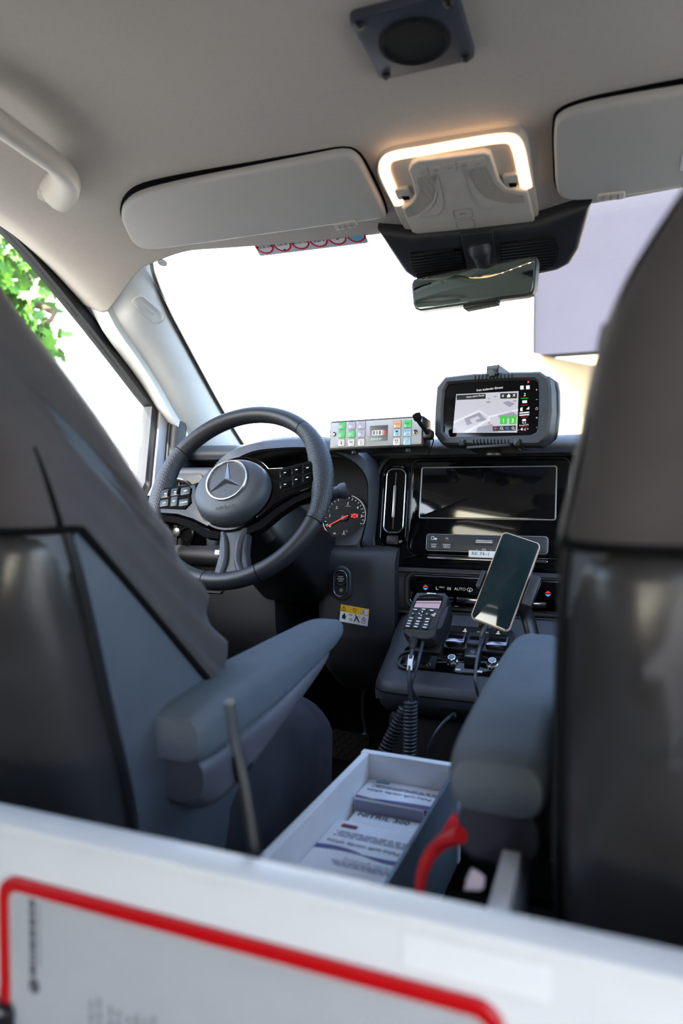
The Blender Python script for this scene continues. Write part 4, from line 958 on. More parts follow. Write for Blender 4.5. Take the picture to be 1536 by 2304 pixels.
bm = B(); text(bm, WF.at(0, -0.0495, 0.0422, 0), 'AIRBAG', 0, 0, 0.0105, 0.0, sx=1.15); obj('lettering', bm, 'black_plastic', hub)
bm = B(); Po = [(0.0755 * math.cos(2 * PI * i / 48), -0.004 + 0.0735 * math.sin(2 * PI * i / 48)) for i in range(48)]
lathe(bm, HU, [(0.0745, -0.02), (0.0765, 0.006), (0.0745, 0.012), (0.071, 0.012)], 48, 0, 0, (False, False)); obj('hub_trim', bm, 'piano_black', sw)
# side spokes: gloss shell, matte lower edge, switch pack
for sg in (-1, 1):
    def S(u, v): return (u * sg, v)
    P = [S(0.058, 0.036), S(0.10, 0.030), S(0.150, 0.034), S(0.160, 0.020), S(0.160, -0.012), S(0.150, -0.022), S(0.115, -0.030), S(0.082, -0.045), S(0.05, -0.066), S(0.035, -0.06)]
    if sg < 0: P = P[:]
    else: P = P[::-1]
    bm = B(); prism(bm, WF, P, -0.012, 0.012, 0.004); sp = obj('spoke', bm, 'piano_black', sw)
    P2 = [S(0.160, -0.010), S(0.150, -0.024), S(0.115, -0.034), S(0.082, -0.050), S(0.05, -0.072), S(0.03, -0.078), S(0.03, -0.086), S(0.056, -0.079), S(0.087, -0.056), S(0.118, -0.040), S(0.155, -0.030)]
    if sg > 0: P2 = P2[::-1]
    bm = B(); prism(bm, WF, P2 if sg < 0 else P2, -0.014, 0.006, 0.003); obj('spoke_trim', bm, 'black_matte', sp)
    bm = B(); P3 = [S(0.094, 0.028), S(0.148, 0.032), S(0.157, 0.018), S(0.155, -0.010), S(0.098, -0.022), S(0.086, -0.010)]
    prism(bm, WF, P3 if sg < 0 else P3[::-1], 0.010, 0.0145, 0.0015); obj('switch_pack', bm, 'black_matte', sp)
    spots = ((0.100, 0.016, .010, .008), (0.122, 0.018, .009, .008), (0.143, 0.018, .009, .009), (0.101, -0.008, .010, .007), (0.122, -0.002, .007, .010), (0.143, -0.002, .009, .007))
    names = ('RES', '', '', 'CANCEL', 'SET', 'LIM') if sg < 0 else ('', '', '', '', '', '')
    for (u, v, a, b), s in zip(spots, names):
        bm = B(); rbox(bm, WF, u * sg - a, u * sg + a, v - b, v + b, 0.002, 0.014, 0.0154, 0.0004); bt = obj('switch_key', bm, 'piano_black' if s == '' else 'black_plastic', sp)
        bm = B()
        if s: text(bm, WF, s, u * sg, v, 0.0044, 0.0157)
        else: rbox(bm, WF, u * sg - 0.0022, u * sg + 0.0022, v - 0.0008, v + 0.0008, 0.0006, 0.0150, 0.0157)
        obj('switch_symbol', bm, 'print_white', sp)
# lower spoke with fork
bm = B(); P = [(-0.034, -0.158), (0.034, -0.158), (0.026, -0.12), (0.028, -0.075), (-0.028, -0.075), (-0.026, -0.12)]; prism(bm, WF, P, -0.014, 0.005, 0.004); ls = obj('lower_spoke', bm, 'hub_leather', sw)
for q in (-1, 1):
    bm = B(); tube(bm, catmull([WF.p(q * 0.022, -0.074, 0.0), WF.p(q * 0.014, -0.10, 0.006), WF.p(q * 0.012, -0.135, 0.007), WF.p(q * 0.020, -0.160, 0.006)], 5), 0.0062, 10); obj('fork_arm', bm, 'hub_leather', ls)
bm = B(); lathe(bm, WF, [(0.05, -0.05), (0.055, -0.02), (0.06, -0.008)], 32, 0, -0.01); obj('column_boss', bm, 'black_plastic', sw)

# ================================================================== overhead things
def onCeil(px, py, drop=0.0):
    d = ray(px, py); lo, hi = 0.1, 2.0
    for _ in range(50):
        m_ = (lo + hi) / 2; q = CAM + d * m_
        if q.z > ceil_z(q.x, q.y) - drop: hi = m_
        else: lo = m_
    return CAM + d * lo
# sun visors
def visor(name, label, out, clip, extra=None):
    pts = [onCeil(x, y, 0.004) for x, y in out]
    c = sum(pts, V()) / len(pts); F = Fr((c.x, 1.02, ceil_z(c.x, 1.02) - 0.012), (1, 0, 0.03 if c.x < 0 else -0.03), (0, -0.145, 0.042))
    P = [F.pix(x, y, 0.008) for x, y in out]
    P = [(q.x, q.y) for q in catmull([V((u, v, 0)) for u, v in P], 4, closed=True)]
    if sum(P[i - 1][0] * P[i][1] - P[i][0] * P[i - 1][1] for i in range(len(P))) < 0: P = P[::-1]
    t = thing(name, label, 'sun visor', F.o)
    bm = B(); prism(bm, F, P, -0.010, 0.010, 0.007, 4); vb_ = obj('panel', bm, 'visor_vinyl', t, ang=60)
    bm = B(); Q = inset(P, -0.003); prism(bm, F, Q, -0.012, -0.002); obj('painted_gap_shade', bm, 'black_matte', t)  # black plate painting in the shade round the visor edge
    u, v = F.pix(*clip, 0.008)
    bm = B(); rbox(bm, F, u - 0.019, u + 0.019, v - 0.006, v + 0.010, 0.004, -0.006, 0.013, 0.003); cl_ = obj('hinge_clip', bm, 'headliner_plastic', t)
    for k in (-1, 0, 1):
        bm = B(); rbox(bm, F, u + k * 0.010 - 0.0006, u + k * 0.010 + 0.0006, v - 0.004, v + 0.008, 0.0004, 0.012, 0.0136); obj('groove', bm, 'paper_grey', cl_)
    return t, F, P
visor('sun_visor', 'grey sun visor folded up above the steering wheel', [(272, 488), (282, 462), (320, 438), (420, 413), (560, 386), (700, 359), (768, 347), (800, 356), (825, 392), (866, 480), (850, 494), (760, 506), (600, 528), (460, 548), (345, 562), (305, 552), (284, 522)], (778, 505))
pv, PVF, _ = visor('sun_visor', 'grey sun visor folded up above the passenger windscreen', [(1246, 300), (1258, 268), (1310, 246), (1400, 228), (1540, 205), (1720, 178), (1800, 215), (1830, 300), (1845, 375), (1700, 395), (1540, 420), (1430, 438), (1330, 450), (1275, 450), (1252, 430), (1247, 370)], (1374, 440))
bm = B(); u, v = PVF.pix(1540, 358, 0.0106); rbox(bm, PVF, u - 0.004, u + 0.03, v - 0.022, v + 0.022, 0.002, 0.0095, 0.0106); ls_ = obj('label', bm, 'sticker_white', pv)
bm = B(); rbox(bm, PVF, u - 0.003, u + 0.03, v + 0.008, v + 0.021, 0.001, 0.0106, 0.0110); obj('label_band', bm, 'sticker_yellow', ls_)

# overhead console with courtesy light
OCo, OCt = V((0.015, 1.13, ceil_z(0, 1.12) - 0.013)), V((0.015, 0.985, ceil_z(0, 0.985) - 0.013))
OC = Fr(OCo, (1, 0, 0), OCt - OCo)
oc = thing('overhead_console', 'grey roof console with lit U-shaped courtesy light above the mirror', 'roof console', OC.p(0, 0.07))
def ocp(L, z=0.0): 
    P = [OC.pix(x, y, z) for x, y in L]
    if sum(P[i - 1][0] * P[i][1] - P[i][0] * P[i - 1][1] for i in range(len(P))) < 0: P = P[::-1]
    return P
def sm(P, n=3): return [(q.x, q.y) for q in catmull([V((u, v, 0)) for u, v in P], n, closed=True)]
bm = B(); prism(bm, OC, sm(ocp([(850, 402), (852, 372), (866, 352), (900, 341), (1010, 322), (1150, 301), (1174, 306), (1188, 328), (1196, 380), (1212, 500), (1190, 506), (1060, 522), (935, 532), (915, 526), (880, 460)])), -0.035, 0.0, 0.004); obj('bezel', bm, 'headliner_plastic', oc, ang=60)
path = [OC.p(*OC.pix(x, y, 0.004), 0.002) for x, y in ((897, 462), (876, 418), (865, 388), (868, 366), (889, 353), (958, 341), (1050, 325), (1127, 314), (1154, 319), (1167, 345), (1177, 392), (1184, 424))]
path = catmull(path, 5)
bm = B(); tube(bm, path, 0.0085, 12, flat=(0.45, 1.0), up=OC.ez); lp = obj('light_strip', bm, 'lamp_plastic', oc)
for px, py in ((914, 349), (958, 341), (1004, 333), (1050, 325), (1098, 318), (1143, 317)):
    u, v = OC.pix(px, py, 0.006); bm = B(); lathe(bm, OC, [(0.0034, 0.004), (0.0034, 0.0068), (0.0005, 0.0072)], 14, u, v); obj('led', bm, 'led', lp)
bm = B(); prism(bm, OC, ocp([(919, 384), (925, 370), (940, 362), (1088, 343), (1103, 348), (1111, 372), (1121, 404), (1139, 424), (1186, 431), (1202, 498), (1190, 503), (1060, 518), (942, 528), (926, 522), (904, 470), (925, 457), (933, 440), (928, 410)], 0.008), -0.002, 0.009, 0.003); mo = obj('control_module', bm, 'headliner_plastic', oc)
for i, (px, py) in enumerate(((948, 388), (980, 383), (1011, 378), (1044, 372), (1075, 367))):
    u, v = OC.pix(px, py, 0.010); bm = B(); rbox(bm, OC, u - 0.0098, u + 0.0098, v - 0.008, v + 0.008, 0.0015, 0.0085, 0.0102, 0.0005); obj('roof_button', bm, 'headliner_plastic', mo)
    bm = B()
    if i % 2: ringp(bm, OC, ell(u, v, 0.0034, 0.0028, 14), ell(u, v, 0.002, 0.0016, 14), 0.0101, 0.0105)
    else: decal(bm, OC, [(u - 0.004, v + 0.001), (u, v - 0.002), (u + 0.004, v + 0.001), (u, v - 0.0005)], 0.0105)
    obj('button_symbol', bm, 'paper_grey', mo)
M('grille_dots', (176, 168, 156), 0.7, bump=('dots', 420, 1.0, 0.0016), var=0)
bm = B(); prism(bm, OC, ocp([(938, 402), (978, 394), (984, 415), (972, 448), (940, 480), (918, 490), (910, 472), (935, 452), (943, 430)], 0.0095), 0.008, 0.0098); obj('speaker_grille', bm, 'grille_dots', mo)
bm = B(); prism(bm, OC, ocp([(1058, 384), (1092, 368), (1100, 385), (1112, 412), (1132, 430), (1178, 440), (1180, 456), (1130, 456), (1092, 444), (1070, 420)], 0.0095), 0.008, 0.0098); obj('speaker_grille', bm, 'grille_dots', mo)
def scoop(L):
    P = sm(ocp(L, 0.010), 3); c = (sum(p[0] for p in P) / len(P), sum(p[1] for p in P) / len(P)); bm = B()
    rs = [[OC.p(c[0] + (u - c[0]) * s, c[1] + (v - c[1]) * s, z) for u, v in P] for s, z in ((1, 0.0088), (1, 0.0102), (0.9, 0.0102), (0.6, 0.0094), (0.2, 0.0090))]
    rings(bm, rs); return obj('finger_scoop', bm, 'headliner_plastic', mo)
scoop([(982, 398), (994, 440), (996, 465), (985, 482), (955, 488), (938, 488), (968, 468), (982, 440)]); scoop([(1047, 384), (1058, 420), (1074, 448), (1100, 460), (1150, 459), (1110, 469), (1082, 464), (1062, 440)])
for x0, y0, x1, y1 in ((1016, 471, 1066, 493), (1023, 496, 1071, 515)):
    u0, v1 = OC.pix(x0, y0, .01); u1, v0 = OC.pix(x1, y1, .01); v1 = OC.pix((x0 + x1) / 2, y0, .01)[1]; v0 = OC.pix((x0 + x1) / 2, y1, .01)[1]
    bm = B(); ringp(bm, OC, rr(u0, u1, v0, v1, 0.004), rr(u0 + .0008, u1 - .0008, v0 + .0008, v1 - .0008, 0.0034), 0.008, 0.0096); ec = obj('cover_outline', bm, 'paper_grey', mo)
bm = B(); u, v = OC.pix(1041, 482, .01); text(bm, OC, 'SOS', u, v, 0.006, 0.0094); obj('sos_print', bm, 'print_darkred', mo)
for px, py in ((908, 438), (1150, 408)):
    u, v = OC.pix(px, py, 0.006); bm = B(); rbox(bm, OC, u - 0.012, u + 0.010, v - 0.011, v + 0.012, 0.004, 0.0, 0.006, 0.002); rl = obj('reading_light_switch', bm, 'headliner_plastic', oc)
    bm = B(); decal(bm, OC, [(u - 0.003, v - 0.012), (u + 0.006, v - 0.012), (u + 0.007, v - 0.005), (u - 0.004, v - 0.003)], 0.0066, 0.0008); obj('switch_slot', bm, 'black_matte', oc)
# sensor housing behind the mirror
GW = Fr((0, 1.125, 1.186), (1, 0, 0), (0, -0.675, 0.332))
sh_ = thing('sensor_housing', 'black plastic sensor housing on the windscreen behind the mirror', 'sensor cover', GW.p(*GW.pix(1080, 570)))
def gwp(L, z=0.0):
    P = [GW.pix(x, y, z) for x, y in L]
    if sum(P[i - 1][0] * P[i][1] - P[i][0] * P[i - 1][1] for i in range(len(P))) < 0: P = P[::-1]
    return P
bm = B(); prism(bm, GW, gwp([(848, 520), (925, 531), (1060, 520), (1205, 504), (1332, 457), (1320, 500), (1304, 560), (1284, 594), (1255, 610), (1190, 624), (1000, 632), (930, 628), (908, 612), (880, 570)], 0.03), -0.004, 0.034, 0.012, 4); obj('housing', bm, 'dark_plastic', sh_)
for L in ([(925, 568), (1036, 558), (1050, 600), (1050, 626), (940, 630), (928, 605)], [(1124, 546), (1245, 534), (1256, 560), (1252, 592), (1225, 606), (1130, 616)]):
    P = gwp(L, 0.034); bm = B(); prism(bm, GW, P, 0.031, 0.0352); gr = obj('vent_grille', bm, 'black_matte', sh_)
    us = [p[0] for p in P]; vs_ = [p[1] for p in P]; n = 11
    for k in range(n):
        v = min(vs_) + (max(vs_) - min(vs_)) * (k + 0.5) / n; xs_ = []
        for i in range(len(P)):
            (a, b), (c, d) = P[i - 1], P[i]
            if (b - v) * (d - v) < 0: xs_.append(a + (c - a) * (v - b) / (d - b))
        if len(xs_) >= 2:
            bm = B(); rbox(bm, GW, min(xs_) + 0.001, max(xs_) - 0.001, v - 0.0022, v + 0.0022, 0.001, 0.034, 0.0385, 0.001); obj('slat', bm, 'black_plastic', gr)
bm = B(); prism(bm, GW, gwp([(1036, 526), (1108, 518), (1118, 600), (1050, 606)], 0.034), 0.03, 0.0375, 0.002); obj('centre_rib', bm, 'dark_plastic', sh_)
# rear-view mirror
MF = frame_tilt(atD(1066, 637, 1.13), yaw=R(-14), tilt=R(5), roll=R(2))
mr = thing('rear_view_mirror', 'frameless interior rear-view mirror hanging below the sensor housing', 'mirror', MF.o)
L = [(925, 640), (930, 629), (945, 624), (1060, 602), (1190, 577), (1204, 577), (1207, 588), (1202, 648), (1197, 660), (1180, 666), (1060, 683), (945, 699), (934, 695), (929, 684)]
P = [MF.pix(x, y) for x, y in L][::-1]
bm = B(); rs = [[MF.p(u, v, z) for u, v in inset(P, d)] for d, z in ((0.012, -0.030), (0.004, -0.024), (0.0, -0.014), (0.0, -0.001), (0.0012, 0.0))]; rings(bm, rs); obj('shell', bm, 'dark_plastic', mr)
bm = B(); prism(bm, MF, inset(P, 0.0028), -0.001, 0.0012, 0.0005); obj('glass', bm, 'mirror_glass', mr)
u0, v0 = MF.pix(1050, 690); 
bm = B(); rbox(bm, MF, u0 - 0.008, u0 + 0.05, v0 - 0.002, v0 + 0.006, 0.002, -0.02, -0.002, 0.001); obj('button_strip', bm, 'black_plastic', mr)
bs = MF.p(0.012, 0.016, -0.022); top = GW.p(*GW.pix(1080, 560, 0.036), 0.036)
bm = B(); tube(bm, catmull([top + V((0, 0.01, 0.004)), top, top.lerp(bs, 0.35), bs], 4), [0.020, 0.021, 0.021, 0.021, 0.020, 0.019, 0.018, 0.016, 0.014, 0.013, 0.012, 0.012, 0.012], 18); obj('mount', bm, 'dark_plastic', mr)
bm = B(); tube(bm, [top.lerp(bs, 0.45), top.lerp(bs, 0.95)], 0.0125, 16); obj('ball_joint', bm, 'black_plastic', mr)

# grab handle
gh = thing('grab_handle', 'beige roof grab handle above the side window', 'grab handle', onCeil(120, 400))
hp = [onCeil(x, y, d) for x, y, d in ((-130, 190, 0.006), (-100, 205, 0.03), (-60, 235, 0.040), (0, 278, 0.042), (70, 328, 0.042), (122, 366, 0.040), (146, 393, 0.036), (142, 418, 0.024), (126, 437, 0.006))]
pt = catmull(hp, 5); n = len(pt)
bm = B(); tube(bm, pt, [0.0225 if i < n - 14 else 0.0225 + 0.008 * (i - n + 14) / 14 for i in range(n)], 14, flat=(0.7, 1.0)); obj('handle_bar', bm, 'headliner_plastic', gh)
c = hp[-1]; bm = B(); tube(bm, [c + V((0, 0, 0.004)), c + V((0, 0, -0.005))], 0.026, 16, flat=(1.2, 0.9)); obj('mount_foot', bm, 'headliner_plastic', gh)
c = hp[0]; bm = B(); tube(bm, [c + V((0, 0, 0.004)), c + V((0, 0, -0.005))], 0.026, 16, flat=(1.2, 0.9)); obj('mount_foot', bm, 'headliner_plastic', gh)

# roof speaker
SPF = Fr((0, 0.75, 1.25), (1, 0, 0), (0, -1, 0))
uL, vB = SPF.pix(856, 182, 0.008); uR, _v = SPF.pix(1070, 130, 0.008); sd_ = uR - uL; vB = (vB + _v) / 2 - 0.0005
rs_ = thing('roof_speaker', 'grey square speaker plate screwed to the headliner', 'speaker', SPF.p((uL + uR) / 2, vB + sd_ / 2))
bm = B(); rbox(bm, SPF, uL, uR, vB, vB + sd_, 0.010, -0.002, 0.010, 0.003); obj('plate', bm, 'speaker_plate', rs_)
cu, cv = SPF.pix(930, 82, 0.010); cu = (uL + uR) / 2
bm = B(); lathe(bm, SPF, [(0.0395, 0.008), (0.0395, 0.012), (0.036, 0.0135), (0.034, 0.011), (0.0005, 0.0105)], 40, cu, vB + sd_ / 2); obj('grille', bm, 'speaker_foam', rs_)
for a in (0, 1):
    for b in (0, 1):
        u, v = (uL + 0.010 if a == 0 else uR - 0.010), (vB + 0.010 if b == 0 else vB + sd_ - 0.010)
        bm = B(); lathe(bm, SPF, [(0.0058, 0.009), (0.0058, 0.0115), (0.004, 0.0135), (0.0016, 0.0138), (0.0014, 0.0125), (0.0003, 0.0125)], 16, u, v); obj('screw', bm, 'black_plastic', rs_)

# ================================================================== stickers on the windscreen
st_ = thing('dimension_sticker', 'sticker strip of red-ringed vehicle limits on windscreen below visor', 'sticker', GW.p(*GW.pix(705, 545)))
a, b = V(GW.pix(585, 576, .004)), V(GW.pix(829, 546, .004)); ang = math.atan2((b - a).y, (b - a).x); SG = GW.at(a.x, a.y, 0.004, ang); Ls = (b - a).length
rC = Ls / 12.4; hC = rC * 2.5
bm = B(); rbox(bm, SG, 0, Ls, 0, hC, 0.004, 0, 0.0006); obj('backing', bm, 'sticker_grey', st_)
for i, s in enumerate(('2,25 m', '1,95 m', 'L: 5,1 m', '3,2 t', '3', '')):
    cu = Ls * (i + 0.5) / 6 + 0.001; cv = hC * 0.5
    bm = B(); decal(bm, SG, ell(cu, cv, rC * .95, rC * .95, 28), 0.0008); rg = obj('limit_disc', bm, 'sticker_white', st_)
    bm = B(); ringp(bm, SG, ell(cu, cv, rC, rC, 28), ell(cu, cv, rC * .82, rC * .82, 28), 0.0006, 0.0011); obj('red_ring', bm, 'print_red', rg)
    if s: bm = B(); text(bm, SG, s, cu, cv, rC * (0.95 if s == '3' else 0.8 if s == '3,2 t' else 0.5), 0.0012, bold=0.01, sx=0.85); obj('lettering', bm, 'print_black', rg)
    if i == 5:
        bm = B(); P = [(cu + rC * .8 * math.cos(t), cv + rC * .8 * math.sin(t)) for t in [PI + PI * k / 14 for k in range(15)]]; decal(bm, SG, P, 0.001); obj('blue_half', bm, 'print_blue', rg)
        bm = B(); text(bm, SG, 'Maximal', cu, cv + rC * .5, rC * .3, 0.0012); text(bm, SG, '80 cm', cu, cv + rC * .18, rC * .34, 0.0012); obj('lettering', bm, 'print_black', rg)
    if i in (0, 2):
        for q in (-1, 1): bm = B(); decal(bm, SG, [(cu + q * rC * .8, cv + rC * .16), (cu + q * rC * .8, cv - rC * .16), (cu + q * rC * .62, cv)][::q], 0.0012); obj('arrow', bm, 'print_black', rg)
    if i == 1: bm = B(); decal(bm, SG, [(cu - rC * .18, cv - rC * .8), (cu + rC * .18, cv - rC * .8), (cu, cv - rC * .6)], 0.0012); obj('arrow', bm, 'print_black', rg)
s9 = thing('speed_sticker', 'small round 190 sticker in the upper windscreen corner', 'sticker', GW.p(*GW.pix(365, 591)))
u, v = GW.pix(365, 591, 0.004); rC2 = abs(GW.pix(375, 591, .004)[0] - u)
bm = B(); prism(bm, GW, ell(u, v, rC2, rC2, 28), 0.002, 0.004); obj('disc', bm, 'sticker_white', s9)
bm = B(); ringp(bm, GW, ell(u, v, rC2, rC2, 28), ell(u, v, rC2 * .8, rC2 * .8, 28), 0.004, 0.0045); obj('ring', bm, 'print_darkred', s9)
bm = B(); text(bm, GW, '190', u, v, rC2 * 0.8, 0.0045); obj('lettering', bm, 'paper_dark', s9)

# ================================================================== siren control panel
NP = frame_tilt(onY(850, 975, 1.335), yaw=R(-4), tilt=R(7), roll=R(0.9))
sp_ = thing('control_panel', 'siren and light control panel with coloured keys on the dashboard', 'control panel', NP.p(0, -0.035))
u0 = NP.pix(741, 980)[0]; u1 = NP.pix(954, 972)[0]; v0 = NP.pix(848, 1009)[1]; v1 = NP.pix(848, 941)[1]
bm = B(); rbox(bm, NP, u0, u1, v0, v1, 0.006, -0.042, 0.0, 0.003); obj('housing', bm, 'black_plastic', sp_)
bm = B(); rbox(bm, NP, u0 + 0.003, u1 - 0.005, v0 + 0.005, v1 - 0.004, 0.003, -0.001, 0.001, 0.0004); obj('faceplate', bm, 'steel_face', sp_)
keys = [(769.5, 958, 'key_green', 'key_ink_green', 'horn'), (768.7, 976.8, 'key_green', 'key_ink_green', 'Martin'), (767.8, 996, 'key_white', 'key_ink', 'bar'),
        (791.8, 957.3, 'key_lilac', 'key_ink', '3'), (790.5, 976.2, 'key_green', 'key_ink_green', 'Stadt\nLand'), (789.6, 995.7, 'key_white', 'key_ink', 'dash'),
        (814, 956.6, 'key_lilac', 'key_ink', 'bells'), (813, 975.8, 'key_lilac', 'key_ink', 'beam'), (812, 995, 'key_white', 'key_ink', 'bar'),
        (893.6, 954.2, 'key_orange', 'key_ink_orange', 'GELB'), (892.8, 973.7, 'key_blue', 'key_ink', 'beam'), (891.8, 993.4, 'key_white', 'key_ink', 'dots'),
        (917, 953.5, 'key_green', 'key_ink_green', 'TEST'), (916.4, 973, 'key_blue', 'key_ink_blue', 'RFW\naus'), (915.2, 992.6, 'key_blue', 'key_ink_blue', 'slash')]
for px, py, km, ki, s in keys:
    u, v = NP.pix(px, py, 0.002); h = 0.0074
    bm = B(); rbox(bm, NP, u - h - .0006, u + h + .0006, v - h - .0006, v + h + .0006, 0.0022, 0, 0.0016); k0 = obj('key', bm, 'dark_plastic', sp_)
    bm = B(); rbox(bm, NP, u - h, u + h, v - h, v + h, 0.0018, 0.001, 0.0028, 0.0006); obj('key_cap', bm, km, k0)
    bm = B(); Z = 0.0031
    if s in ('Martin', 'GELB', 'TEST', 'Stadt\nLand', 'RFW\naus'):
        pr = s.split('\n')
        for i, q in enumerate(pr): text(bm, NP, q, u, v + (0 if len(pr) == 1 else 0.0032 - 0.0064 * i), {'Martin': .0042, 'GELB': .0056, 'TEST': .0058}.get(s, 0.0058), Z, bold=0.015)
    elif s == '3': text(bm, NP, '(3)', u, v, 0.0065, Z)
    elif s == 'horn': decal(bm, NP, [(u - .004, v - .0015), (u - .001, v - .0015), (u + .0015, v - .004), (u + .0015, v + .004), (u - .001, v + .0015), (u - .004, v + .0015)], Z)
    elif s == 'bar': decal(bm, NP, rect(u - .001, u + .001, v - .0042, v + .003), Z)
    elif s == 'dash': decal(bm, NP, rect(u - .004, u + .004, v, v + .0018), Z)
    elif s == 'bells': [decal(bm, NP, rect(u + q - .0018, u + q + .0018, v - .001, v), Z) for q in (-.003, .003)]
    elif s == 'beam': decal(bm, NP, [(u - .004, v + .004), (u, v - .0005), (u + .004, v + .004)], Z); [decal(bm, NP, rect(u + q - .0004, u + q + .0004, v - .004, v - .0015), Z) for q in (-.003, 0, .003)]
    elif s == 'dots': [decal(bm, NP, rect(u + q - .0008, u + q + .0008, v, v + .004), Z) for q in (-.002, .002)]; decal(bm, NP, rect(u - .003, u + .003, v - .003, v - .002), Z)
    elif s == 'slash': decal(bm, NP, [(u - .005, v - .0052), (u - .0042, v - .0055), (u + .005, v + .0052), (u + .0042, v + .0055)], Z); text(bm, NP, 'IS', u + .003, v - .003, .0045, Z)
    obj('key_symbol', bm, ki, k0)
u, v = NP.pix(852.3, 975); bm = B(); rbox(bm, NP, u - 0.0195, u + 0.0195, v - 0.016, v + 0.016, 0.001, 0, 0.0016); sc_ = obj('status_screen', bm, 'panel_lcd', sp_)
Z = 0.0019
bm = B(); ringp(bm, NP, rr(u - .0145, u + .010, v - .0042, v + .0062, .003), rr(u - .0132, u + .0088, v - .003, v + .005, .002), Z - .0003, Z); [decal(bm, NP, rect(u + q - .0012, u + q + .0012, v - .004, v + .006), Z) for q in (-.0065, -.001, .006)]; obj('car_outline', bm, 'map_white', sc_)
bm = B(); decal(bm, NP, rr(u + .0098, u + .0155, v - .004, v + .006, .001), Z); decal(bm, NP, rect(u + .001, u + .006, v + .0058, v + .0072), Z); obj('car_rear_lights', bm, 'map_red', sc_)
bm = B(); decal(bm, NP, rr(u - .017, u - .0135, v - .014, v - .0095, .0005), Z); decal(bm, NP, rr(u - .0045, u - .001, v - .014, v - .0095, .0005), Z); obj('fuel_symbols', bm, 'map_green', sc_)
bm = B(); text(bm, NP, '25V', u - .009, v - .012, .0048, Z); text(bm, NP, '25V', u + .0035, v - .012, .0048, Z); obj('voltage_print', bm, 'map_white', sc_)
for px, py in ((751.8, 977), (934.6, 972)):
    u, v = NP.pix(px, py); bm = B(); lathe(bm, NP, [(0.0046, 0.0008), (0.0044, 0.0022), (0.0026, 0.0026), (0.002, 0.0014), (0.0003, 0.0014)], 18, u, v); obj('screw', bm, 'dark_chrome', sp_)
for q in (-0.06, 0.06):
    bm = B(); tube(bm, [NP.p(q, v0 + 0.004, -0.02), NP.p(q, v0 - 0.006, -0.02)], 0.007, 12); obj('foot', bm, 'black_plastic', sp_)
# goose-neck microphone clipped to its side
mc = thing('microphone', 'small black gooseneck microphone clipped beside the control panel', 'microphone', NP.p(u1, 0))
g = [NP.p(*NP.pix(x, y, z), z) for x, y, z in ((935, 930, .030), (940, 942, .028), (943, 950, .024), (953, 963, .014), (965, 980, -0.004))]
bm = B(); tube(bm, [g[0], g[0].lerp(g[1], .15), g[1], g[1].lerp(g[2], .6)], [0.005, 0.0085, 0.0085, 0.0055], 16); obj('capsule', bm, 'rubber', mc)
bm = B(); tube(bm, catmull(g[1:], 5), 0.0042, 10); obj('gooseneck', bm, 'rubber', mc)
bm = B(); rbox(bm, NP, u1 - 0.002, u1 + 0.016, -0.016, 0.004, 0.006, -0.016, 0.004, 0.003); obj('clip', bm, 'black_plastic', mc)
bm = B(); tube(bm, catmull([g[-1], NP.p(u1 + 0.018, -0.018, -0.004), NP.p(u1 + 0.012, -0.035, -0.008), NP.p(u1 + 0.004, -0.044, -0.02)], 5), 0.0013, 6); obj('lead', bm, 'rubber', mc)

# ================================================================== rugged tablet
TB = frame_tilt(onY(1112, 922, 1.34), yaw=R(-17), tilt=R(9), roll=R(1.2))
tb_ = thing('rugged_tablet', 'rugged tablet showing a map in black rubber bumper on the dashboard', 'tablet', TB.p(0, -0.07))
def tbp(L, z=0.0):
    P = [TB.pix(x, y, z) for x, y in L]
    if sum(P[i - 1][0] * P[i][1] - P[i][0] * P[i - 1][1] for i in range(len(P))) < 0: P = P[::-1]
    return P
OUTL = [(985, 873), (1004, 850), (1063, 843), (1151, 839), (1217, 838), (1238, 853), (1242, 877), (1243, 925), (1238, 968), (1233, 987), (1215, 1003), (1110, 1003), (998, 1002), (980, 979), (981, 926)]
INL = [(1003, 879), (1011, 865), (1063, 861), (1151, 857), (1204, 856), (1212, 861), (1214, 880), (1214, 925), (1211, 966), (1208, 974), (1196, 980), (1110, 983), (1010, 984), (999, 972), (999, 926)]
bm = B(); ringp(bm, TB, tbp(OUTL), tbp(INL), -0.022, 0.008, 0.004); bu = obj('bumper', bm, 'rugged_rubber', tb_)
bm = B(); prism(bm, TB, inset(tbp(OUTL), 0.006), -0.026, 0.0); obj('back_case', bm, 'black_plastic', tb_)
bm = B(); prism(bm, TB, inset(tbp(INL), -0.002), -0.002, 0.0022); gl_ = obj('glass_front', bm, 'piano_black', tb_)
bm = B(); prism(bm, TB, inset(tbp([(x + 8 if x > 1100 else x + 25, y - 6) for x, y in OUTL]), 0.004), -0.034, -0.024, 0.004); obj('rear_shell', bm, 'black_plastic', tb_)
for k in range(11):
    for row in (0, 1):
        x = (1068 + k * 8.2) if row == 0 else (1064 + k * 7.8); y = 849 - k * 0.3 if row == 0 else 994
        u, v = TB.pix(x, y, 0.008); bm = B(); rbox(bm, TB, u - 0.0014, u + 0.0014, v - 0.005, v + 0.005, 0.001, 0.004, 0.0105, 0.001); obj('grip_rib', bm, 'rugged_rubber', bu)
Z0 = 0.0026
def scrn(name, L, mat, z=Z0):
    bm = B(); prism(bm, TB, tbp(L, z), z - 0.0003, z); return obj(name, bm, mat, gl_)
scrn('map_area', [(1026, 887), (1166, 880), (1163, 973), (1018, 974)], 'map_ground')
Z1 = Z0 + 0.0004
for L in ([(1020, 948), (1078, 922), (1098, 936), (1165, 920), (1165, 924), (1100, 940), (1078, 926), (1020, 953)], [(1040, 973), (1098, 942), (1103, 944), (1052, 974)], [(1096, 938), (1101, 938), (1103, 950), (1097, 950)]): scrn('map_road', L, 'map_road', Z1)
